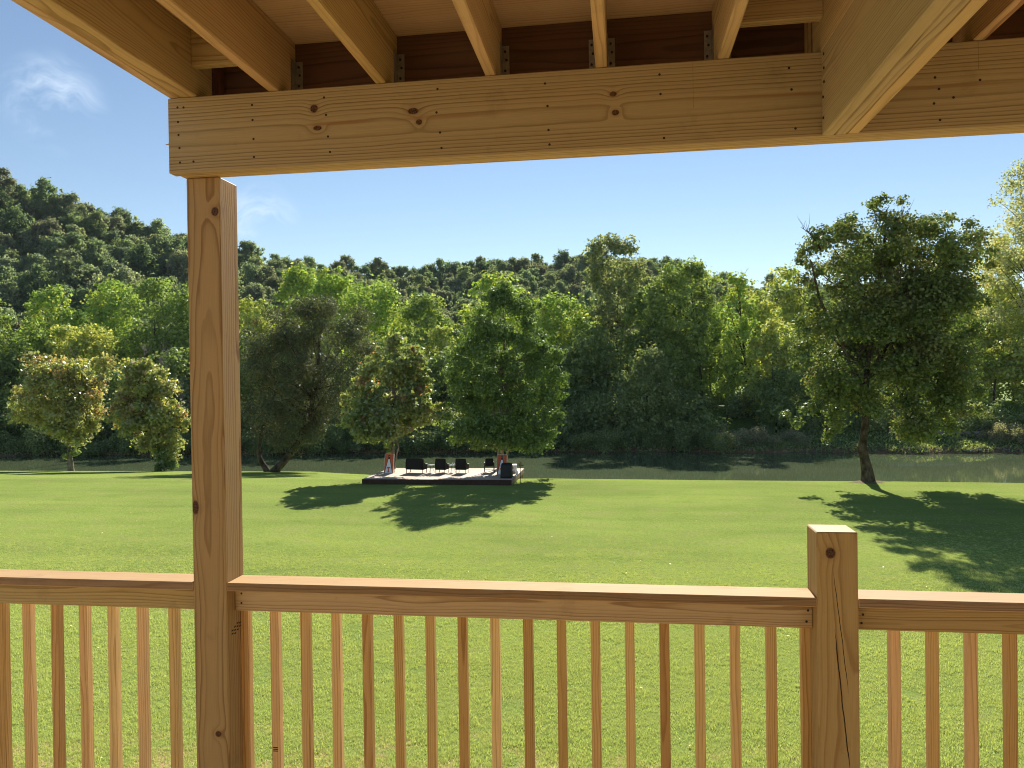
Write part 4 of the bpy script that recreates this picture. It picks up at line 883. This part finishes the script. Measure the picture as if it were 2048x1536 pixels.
# ---------------------------------------------------------------- mown grass blades on the nearer lawn
M_grass = leaf_mat('grass_blade', 0.6, 0.0)
def tuft(seed, n=16):
    rng = np.random.default_rng(seed); a = Acc()
    x = rng.normal(size=(n, 2))*0.035; an = rng.uniform(0, 6.28, n); h = rng.uniform(0.018, 0.042, n); lean = rng.uniform(0.2, 1.3, n); w = rng.uniform(0.0025, 0.0045, n)
    dx = np.stack([np.cos(an), np.sin(an)], 1); sx = np.stack([-np.sin(an), np.cos(an)], 1)
    b0 = np.concatenate([x-sx*w[:, None], np.full((n, 1), -0.004)], 1); b1 = np.concatenate([x+sx*w[:, None], np.full((n, 1), -0.004)], 1); tp = np.concatenate([x+dx*(h*lean)[:, None], h[:, None]], 1)
    V = np.stack([b0, b1, tp], 1).reshape(-1, 3); c = np.array([0.325, 0.388, 0.165])*rng.uniform(0.84, 1.14, (n, 1)); c[rng.random(n) < 0.10] = (0.33, 0.32, 0.17)
    a.add(V, np.arange(n*3).reshape(n, 3), np.repeat(c, 3, axis=0)); me = a.mesh('grass_tuft', color=True); me.materials.append(M_grass); return me
tufts = []
for i in range(4):
    o = link('grass_tuft', tuft(900+i), None, None, (i*0.3-0.5, 12.0, float(lawn_z(np.array(i*0.3-0.5), np.array(12.0))))); tufts.append(o)
rg = np.random.default_rng(5); pts = []
def vnoise(x, y, s, seed):
    r = np.random.default_rng(seed); G = r.random((64, 64)); xi = (x*s) % 64; yi = (y*s) % 64; i = np.floor(xi).astype(int); j = np.floor(yi).astype(int); fx = xi-i; fy = yi-j; fx = fx*fx*(3-2*fx); fy = fy*fy*(3-2*fy)
    return (G[i % 64, j % 64]*(1-fx)+G[(i+1) % 64, j % 64]*fx)*(1-fy)+(G[i % 64, (j+1) % 64]*(1-fx)+G[(i+1) % 64, (j+1) % 64]*fx)*fy
n = 130000; yy = 10.8+(1-np.sqrt(rg.random(n)))*27.0; cx_ = -math.tan(YAW)*yy; xx = cx_+rg.uniform(-1, 1, n)*(yy*0.74+1.0)
keep = (vnoise(xx, yy, 0.9, 3)*0.6+vnoise(xx, yy, 3.1, 4)*0.4+rg.normal(size=n)*0.12) > 0.22
xx, yy = xx[keep], yy[keep]; zz = lawn_z(xx, yy); sc_ = rg.uniform(0.7, 1.5, len(xx))*(0.8+0.7*vnoise(xx, yy, 1.7, 8))*np.clip((40-yy)/18, 0.35, 1); kd = rg.integers(0, 4, len(xx)); rz = rg.uniform(0, 6.28, len(xx))
pts = [((a_, b_, c_), d_, e_, f_) for a_, b_, c_, d_, e_, f_ in zip(xx, yy, zz, sc_, rz, kd)]
scatter('lawn_grass', pts, tufts, 'short mown grass blades of the lawn', 'grass')
for o in tufts: tag(o, 'small tuft of mown grass on the lawn', 'grass', kind='stuff')
# pale fallen leaves and clover heads
a = Acc(); n = 80; yy = 11+rg.random(n)**1.4*25; xx = -math.tan(YAW)*yy+rg.uniform(-1, 1, n)*yy*0.72; add_leaves(a, rg, np.stack([xx, yy, lawn_z(xx, yy)+0.04], 1), np.array([0, 0, 1.0])+rg.normal(size=(n, 3))*0.4, 0.06, 0.04, 'pale'); a.c[-1][:] = np.repeat(np.array([0.62, 0.57, 0.45])*rg.uniform(0.6, 1.2, (n, 1)), 4, axis=0)
o = link('leaf_litter', a.mesh('leaf_litter', color=True), M_leaf); tag(o, 'scattered pale dry leaves on the lawn', 'leaves', kind='stuff')


# ---------------------------------------------------------------- thin summer haze: one even volume of air
hz_bm = bmesh.new(); bmesh.ops.create_cube(hz_bm, size=1.0)
for v in hz_bm.verts: v.co = Vector((v.co.x*2600, 560+v.co.y*1400, 66+v.co.z*146))
hz_me = bpy.data.meshes.new('haze'); hz_bm.to_mesh(hz_me); hz_bm.free()
q = NT('haze_air'); pv = q.n('ShaderNodeVolumePrincipled'); pv.inputs['Color'].default_value = (0.72, 0.86, 1.0, 1); pv.inputs['Density'].default_value = 0.00004; pv.inputs['Anisotropy'].default_value = 0.1
q.l(pv.outputs[0], q.out.inputs['Volume']); hz_o = link('haze', hz_me, q.mat); tag(hz_o, 'thin summer haze in the valley air', 'haze', kind='stuff')
# ================================================================== RIVERSIDE DECK AND WHAT STANDS ON IT
PZ = 0.30
M_deck = wood('deck_weathered', light=(0.56, 0.45, 0.34), dark=(0.40, 0.31, 0.23), period=0.02, green=0.0)
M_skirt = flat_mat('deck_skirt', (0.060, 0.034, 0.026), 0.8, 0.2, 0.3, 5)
M_side = wood('deck_side', light=(0.32, 0.23, 0.16), dark=(0.18, 0.12, 0.08), period=0.02, green=0.1)
dk = empty('riverside_deck', (-10.95, 46.8, 0.0), 'low square wooden deck platform at the edge of the river', 'deck')
X0, X1, Y0, Y1 = -15.47, -6.40, 43.95, 49.5
nb_ = 40; bw = (Y1-Y0)/nb_
bl = box_mesh('deck_plank', X1-X0, bw-0.008, 0.035, 0.003, pith=(0.05, 0.08))
for i in range(nb_): link('deck_plank', bl, M_deck, dk, Vector(((X0+X1)/2, Y0+bw*(i+.5), PZ-0.0175+0.002*math.sin(i*7.3)))-Vector(dk.location))
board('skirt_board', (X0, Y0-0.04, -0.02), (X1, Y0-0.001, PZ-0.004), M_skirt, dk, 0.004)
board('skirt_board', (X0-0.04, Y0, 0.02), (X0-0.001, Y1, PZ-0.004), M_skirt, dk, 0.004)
board('side_board', (X1+0.001, Y0-0.04, 0.02), (X1+0.04, Y1, PZ-0.004), M_side, dk, 0.004)
for y_ in (47.4, 48.4, 49.3): board('deck_leg', (X1-0.10, y_, -2.2), (X1-0.001, y_+0.12, 0.03), M_side, dk, 0.004)
for x_ in (X0+0.2, -11, ): board('deck_leg', (x_, 49.2, -2.2), (x_+0.12, 49.32, PZ-0.04), M_side, dk, 0.004)

M_wicker = flat_mat('black_wicker', (0.008, 0.007, 0.0065), 0.7, 0.25, 0.5, 60)
M_metal = flat_mat('dark_metal', (0.02, 0.019, 0.018), 0.45, 0.5)
M_arm = flat_mat('arm_top', (0.42, 0.41, 0.39), 0.35, 0.5)
M_cush = flat_mat('grey_cushion', (0.10, 0.095, 0.09), 0.9, 0.1)
def prism(name, pts, y0, y1, mat, parent, bevel=0.012):
    """outline in x,z pushed through y0..y1"""
    bm = bmesh.new(); v0 = [bm.verts.new((x, y0, z)) for x, z in pts]; v1 = [bm.verts.new((x, y1, z)) for x, z in pts]; n = len(pts)
    bm.faces.new(v0); bm.faces.new(v1[::-1])
    for i in range(n): bm.faces.new((v0[i], v1[i], v1[(i+1) % n], v0[(i+1) % n])[::-1])
    bmesh.ops.recalc_face_normals(bm, faces=bm.faces)
    if bevel: bmesh.ops.bevel(bm, geom=bm.edges[:], offset=bevel, segments=2, affect='EDGES')
    me = bpy.data.meshes.new(name); bm.to_mesh(me); bm.free(); me.attributes.new('g', 'FLOAT_VECTOR', 'POINT'); return link(name, me, mat, parent)
def lbox(name, lo, hi, mat, parent, bevel=0.01, rot=(0, 0, 0)):
    lo = Vector(lo); hi = Vector(hi); s = hi-lo; return link(name, box_mesh(name, s.x, s.y, s.z, bevel), mat, parent, (lo+hi)/2, rot)
def rod(name, pts, r, mat, parent, sides=6):
    a = Acc(); tube(a, pts, [r]*len(pts), sides); return link(name, a.mesh(name, smooth=True), mat, parent)
def wicker_seat(name, x, y, w, rz, label, cat, group=None):
    """seen from behind: the back curves to the arms; local +y is where it faces"""
    t = empty(name, (x, y, PZ), label, cat, group, rz); h = w/2
    bk = prism('backrest', [(-h, 0.24), (h, 0.24), (h, 0.88), (h*0.93, 0.93), (-h*0.93, 0.93), (-h, 0.88)], 0, 0.07, M_wicker, t, 0.02); bk.rotation_euler = (R_(-6), 0, 0); bk.location = (0, -0.36, 0.02)
    for s in (-1, 1):
        p = prism('side_panel', [(0, 0.24), (0.66, 0.24), (0.66, 0.52), (0.45, 0.57), (0.06, 0.72), (0, 0.72)], -0.03, 0.03, M_wicker, t, 0.012); p.rotation_euler = (0, 0, R_(90)); p.location = (s*(h-0.03), -0.33, 0)
        lbox('armrest', (s*(h-0.02)-0.04, 0.02, 0.565), (s*(h-0.02)+0.04, 0.36, 0.590), M_arm, t, 0.008)
        for yy in (-0.30, 0.30): rod('leg', [(s*(h-0.05), yy, 0.0), (s*(h-0.05), yy, 0.28)], 0.022, M_metal, t)
    lbox('seat_base', (-h+0.03, -0.33, 0.24), (h-0.03, 0.34, 0.32), M_wicker, t)
    n = 2 if w > 1 else 1
    for i in range(n):
        cw = (w-0.14)/n; x0 = -h+0.07+cw*i
        lbox('seat_cushion', (x0+0.01, -0.26, 0.322), (x0+cw-0.01, 0.34, 0.43), M_cush, t, 0.03)
        lbox('back_cushion', (x0+0.01, -0.27, 0.44), (x0+cw-0.01, -0.14, 0.885 if n == 1 else 0.90), M_cush, t, 0.04)
    return t
wicker_seat('patio_loveseat', -12.95, 46.98, 1.22, R_(-9), 'black wicker loveseat seen from behind on the riverside deck', 'loveseat')
wicker_seat('patio_armchair', -11.27, 46.92, 0.70, R_(-8), 'black wicker armchair between the two small round tables', 'armchair', 'wicker armchairs on the deck')
wicker_seat('patio_armchair', -9.98, 46.95, 0.70, R_(-6), 'black wicker armchair right of the table that holds cups', 'armchair', 'wicker armchairs on the deck')
# open-legged chair
oc = empty('patio_chair', (-8.33, 47.45, PZ), 'dark patio chair on thin open legs near the right game board', 'chair', None, R_(14))
bk = prism('backrest', [(-.27, .40), (.27, .40), (.25, .86), (.20, .90), (-.20, .90), (-.25, .86)], 0, .035, M_wicker, oc, 0.01); bk.location = (0, -.24, 0); bk.rotation_euler = (R_(-8), 0, 0)
lbox('seat', (-.27, -.22, .38), (.27, .28, .43), M_wicker, oc, 0.015)
for s in (-1, 1):
    rod('leg', [(s*.30, -.30, 0), (s*.30, -.24, .40), (s*.29, -.22, .62)], .018, M_metal, oc); rod('leg', [(s*.30, .30, 0), (s*.30, .29, .62)], .018, M_metal, oc)
    lbox('armrest', (s*.30-.03, -.24, .62), (s*.30+.03, .32, .645), M_arm, oc, 0.008)
rod('stretcher', [(-.30, -.27, .2), (.30, -.27, .2)], .012, M_metal, oc)
# small round tables
def disc(name, r, z0, z1, mat, parent, seg=28):
    bm = bmesh.new(); bmesh.ops.create_cone(bm, cap_ends=True, segments=seg, radius1=r, radius2=r, depth=z1-z0); me = bpy.data.meshes.new(name); bm.to_mesh(me); bm.free(); return link(name, me, mat, parent, (0, 0, (z0+z1)/2))
M_top = flat_mat('table_top', (0.62, 0.62, 0.60), 0.25, 0.5)
for x_, y_, lab in ((-12.02, 47.15, 'small round white-topped table beside the loveseat'), (-10.64, 47.15, 'small round white-topped table carrying two cups')):
    t = empty('side_table', (x_, y_, PZ), lab, 'table', 'round side tables on the deck')
    disc('table_top', .24, .47, .495, M_top, t); disc('shelf_ring', .13, .24, .255, M_metal, t)
    for k in range(3):
        an = k*2.094+.4; c, s = math.cos(an), math.sin(an); rod('leg', [(c*.20, s*.20, 0), (c*.10, s*.10, .25), (c*.17, s*.17, .47)], .011, M_metal, t)
M_cup = flat_mat('paper_cup', (0.72, 0.72, 0.70), 0.5)
for dx, lab in ((-0.03, 'white cup on the left of the pair on the side table'), (0.09, 'white cup on the right of the pair on the side table')):
    bm = bmesh.new(); bmesh.ops.create_cone(bm, cap_ends=True, segments=16, radius1=.034, radius2=.043, depth=.13); bmesh.ops.inset_region(bm, faces=[f for f in bm.faces if f.normal.z > .9], thickness=.006, depth=0)
    top = [f for f in bm.faces if f.normal.z > .9 and len(f.verts) == 16]
    if top:
        r_ = bmesh.ops.extrude_face_region(bm, geom=top[:1]); bmesh.ops.translate(bm, verts=[v for v in r_['geom'] if isinstance(v, bmesh.types.BMVert)], vec=(0, 0, -.1)); bmesh.ops.delete(bm, geom=top[:1], context='FACES_ONLY')
    me = bpy.data.meshes.new('cup'); bm.to_mesh(me); bm.free(); o = link('cup', me, M_cup, None, (-10.60+dx, 47.12, PZ+.495+.065)); tag(o, lab, 'cup', 'cups on the side table')

# game boards stood on end
M_or = flat_mat('orange_paint', (0.42, 0.085, 0.022), 0.55, 0.4, 0.08); M_wh = flat_mat('white_paint', (0.62, 0.66, 0.70), 0.55, 0.4, 0.05); M_bl = flat_mat('black_paint', (0.012, 0.011, 0.014), 0.5, 0.4, 0.1); M_edge = flat_mat('white_frame', (0.70, 0.68, 0.64), 0.6)
def game_board(x, y, rz, label):
    t = empty('game_board', (x, y, PZ), label, 'game board', 'corn toss boards on the deck', rz)
    g_ = empty('board_tilt', (0, 0, 0)); COL.objects.unlink(g_); bpy.data.objects.remove(g_)
    tilt = R_(-9); w, h = .305, 1.22
    def pl(name, pts, d0, d1, mat, bev=0.0):
        o = prism(name, pts, d0, d1, mat, t, bev); o.rotation_euler = (tilt, 0, 0); return o
    pl('panel', [(-w, 0), (w, 0), (w, h), (-w, h)], 0.0, 0.015, M_or)
    for nm, pts in (('frame_rail', [(-w-.012, 0), (-w, 0), (-w, h), (-w-.012, h)]), ('frame_rail', [(w, 0), (w+.012, 0), (w+.012, h), (w, h)]), ('frame_rail', [(-w, h), (w, h), (w, h+.012), (-w, h+.012)])): pl(nm, pts, -0.006, 0.10, M_edge, 0.003)
    pl('outline', [(-w+.005, .003), (w-.005, .003), (.055, 1.0), (-.055, 1.0)], -0.004, -0.0005, M_bl)
    pl('triangle', [(-w+.04, .003), (w-.04, .003), (.045, .90), (-.045, .90)], -0.008, -0.0045, M_wh)
    pl('neck', [(-.055, .90), (.055, .90), (.045, 1.02), (-.045, 1.02)], -0.0085, -0.0048, M_bl)
    an = np.linspace(0, 2*np.pi, 24, endpoint=False)
    pl('hole_ring', [(.072*math.cos(q), 1.08+.085*math.sin(q)) for q in an], -0.0088, -0.005, M_bl); pl('hole_light', [(.028*math.cos(q), 1.07+.036*math.sin(q)) for q in an], -0.0105, -0.009, flat_mat('hole_gleam', (0.35, 0.26, 0.22)))
    T = [(-.07, .06), (.07, .06), (.07, .115), (.036, .115), (.036, .335), (.075, .335), (.085, .285), (.125, .285), (.125, .40), (-.125, .40), (-.125, .285), (-.085, .285), (-.075, .335), (-.036, .335), (-.036, .115), (-.07, .115)]
    lt = pl('letter_t', T, -0.012, -0.0085, M_or)
    for s in (-1, 1): lg_ = lbox('support_leg', (s*(w-.05)-.02, .25, 0), (s*(w-.05)+.02, .29, .62), M_edge, t, 0.004, (R_(18), 0, 0))
    return t
game_board(-14.74, 46.76, R_(-10), 'orange and white game board with a letter T, left end of the deck')
game_board(-7.36, 46.34, R_(-2), 'orange and white game board partly hidden behind the black covered box')

# covered box, cooler, stake
M_cover = flat_mat('black_cover', (0.010, 0.012, 0.017), 0.55, 0.4, 0.3, 5)
t = empty('covered_grill', (-6.83, 44.90, PZ), 'black fabric-covered box at the front right corner of the deck', 'cover', None, R_(2))
bm = bmesh.new(); bmesh.ops.create_cube(bm, size=1.0); bmesh.ops.subdivide_edges(bm, edges=bm.edges[:], cuts=5, use_grid_fill=True); rr = random.Random(4)
for v in bm.verts:
    z = v.co.z+.5; f_ = 1.03-.07*z; bulge = .015*math.sin(v.co.x*9)*math.sin(v.co.y*8)
    v.co = Vector((v.co.x*.66*f_+rr.uniform(-.006, .006), v.co.y*.74*f_+rr.uniform(-.006, .006), z*.82+(.045*(1-(2*v.co.x)**2) if z > .99 else 0)+bulge))
bmesh.ops.bevel(bm, geom=[e for e in bm.edges if e.calc_face_angle(0) > .8], offset=.03, segments=2, affect='EDGES')
me = bpy.data.meshes.new('cover'); bm.to_mesh(me); bm.free(); me.polygons.foreach_set('use_smooth', np.ones(len(me.polygons), bool)); link('cover', me, M_cover, t)
lbox('hem', (-.345, -.385, 0.0), (.345, .385, .05), M_cover, t, 0.012)
M_cool = flat_mat('cooler_white', (0.72, 0.72, 0.70), 0.4, 0.5, 0.05)
t = empty('drinks_cooler', (-6.83, 47.45, PZ), 'white drinks cooler behind the black covered box', 'cooler', None, R_(6))
lbox('body', (-.26, -.36, .02), (.26, .36, .40), M_cool, t, 0.03); lbox('lid', (-.27, -.37, .405), (.27, .37, .49), M_cool, t, 0.025); lbox('latch', (.268, -.06, .32), (.282, .06, .46), M_bl, t, 0.004)
lbox('vent_panel', (-.10, -.372, .10), (.16, -.358, .14), M_bl, t, 0.003); lbox('side_handle', (.02, -.392, .24), (.05, -.360, .36), M_bl, t, 0.004)
t = empty('garden_stake', (-5.98, 44.75, 0.0), 'thin dark stake with a red top beside the deck corner', 'stake')
rod('stake_rod', [(0, 0, -.1), (0, 0, 1.05)], .018, M_metal, t)
M_red = flat_mat('red_petal', (0.23, 0.03, 0.03), 0.6, 0.3, 0.4, 30)
rr = np.random.default_rng(3); a = Acc()
for _ in range(26):
    c = np.array([rr.uniform(-.11, .13), rr.uniform(-.08, .08), 1.10+rr.uniform(-.12, .16)]); q = rr.normal(size=(3, 3))*.055; a.add(np.array([c+q[0], c+q[1], c+q[2]]), [[0, 1, 2]])
link('flower_head', a.mesh('flower_head'), M_red, t)
t = empty('water_jug', (-6.42, 46.35, PZ), 'small white jug on the deck edge beside the cooler', 'jug')
disc('jug_body', .075, 0, .22, M_cool, t, 16); disc('jug_neck', .03, .22, .29, M_cool, t, 12)
# bare earth and roots at the foot of the big tree
b3 = on_z(1737, 964, 0.0); a = Acc(); n = 26; an = np.linspace(0, 2*np.pi, n, endpoint=False); rr = np.random.default_rng(8); rad = 0.85*rr.uniform(.6, 1.25, n)
ring0 = np.stack([b3[0]+np.cos(an)*rad*1.3, b3[1]+np.sin(an)*rad*.9, np.zeros(n)], 1); ring0[:, 2] = lawn_z(ring0[:, 0], ring0[:, 1])+0.006
ring1 = np.stack([b3[0]+np.cos(an)*.35, b3[1]+np.sin(an)*.35, np.full(n, .07)], 1); a.add(np.concatenate([ring0, ring1]), [[i, (i+1) % n, n+(i+1) % n, n+i] for i in range(n)])
o = link('earth_patch', a.mesh('earth_patch', smooth=True), flat_mat('bare_earth', (0.17, 0.135, 0.075), 0.95, 0.05, 0.4, 8)); tag(o, kind='structure')
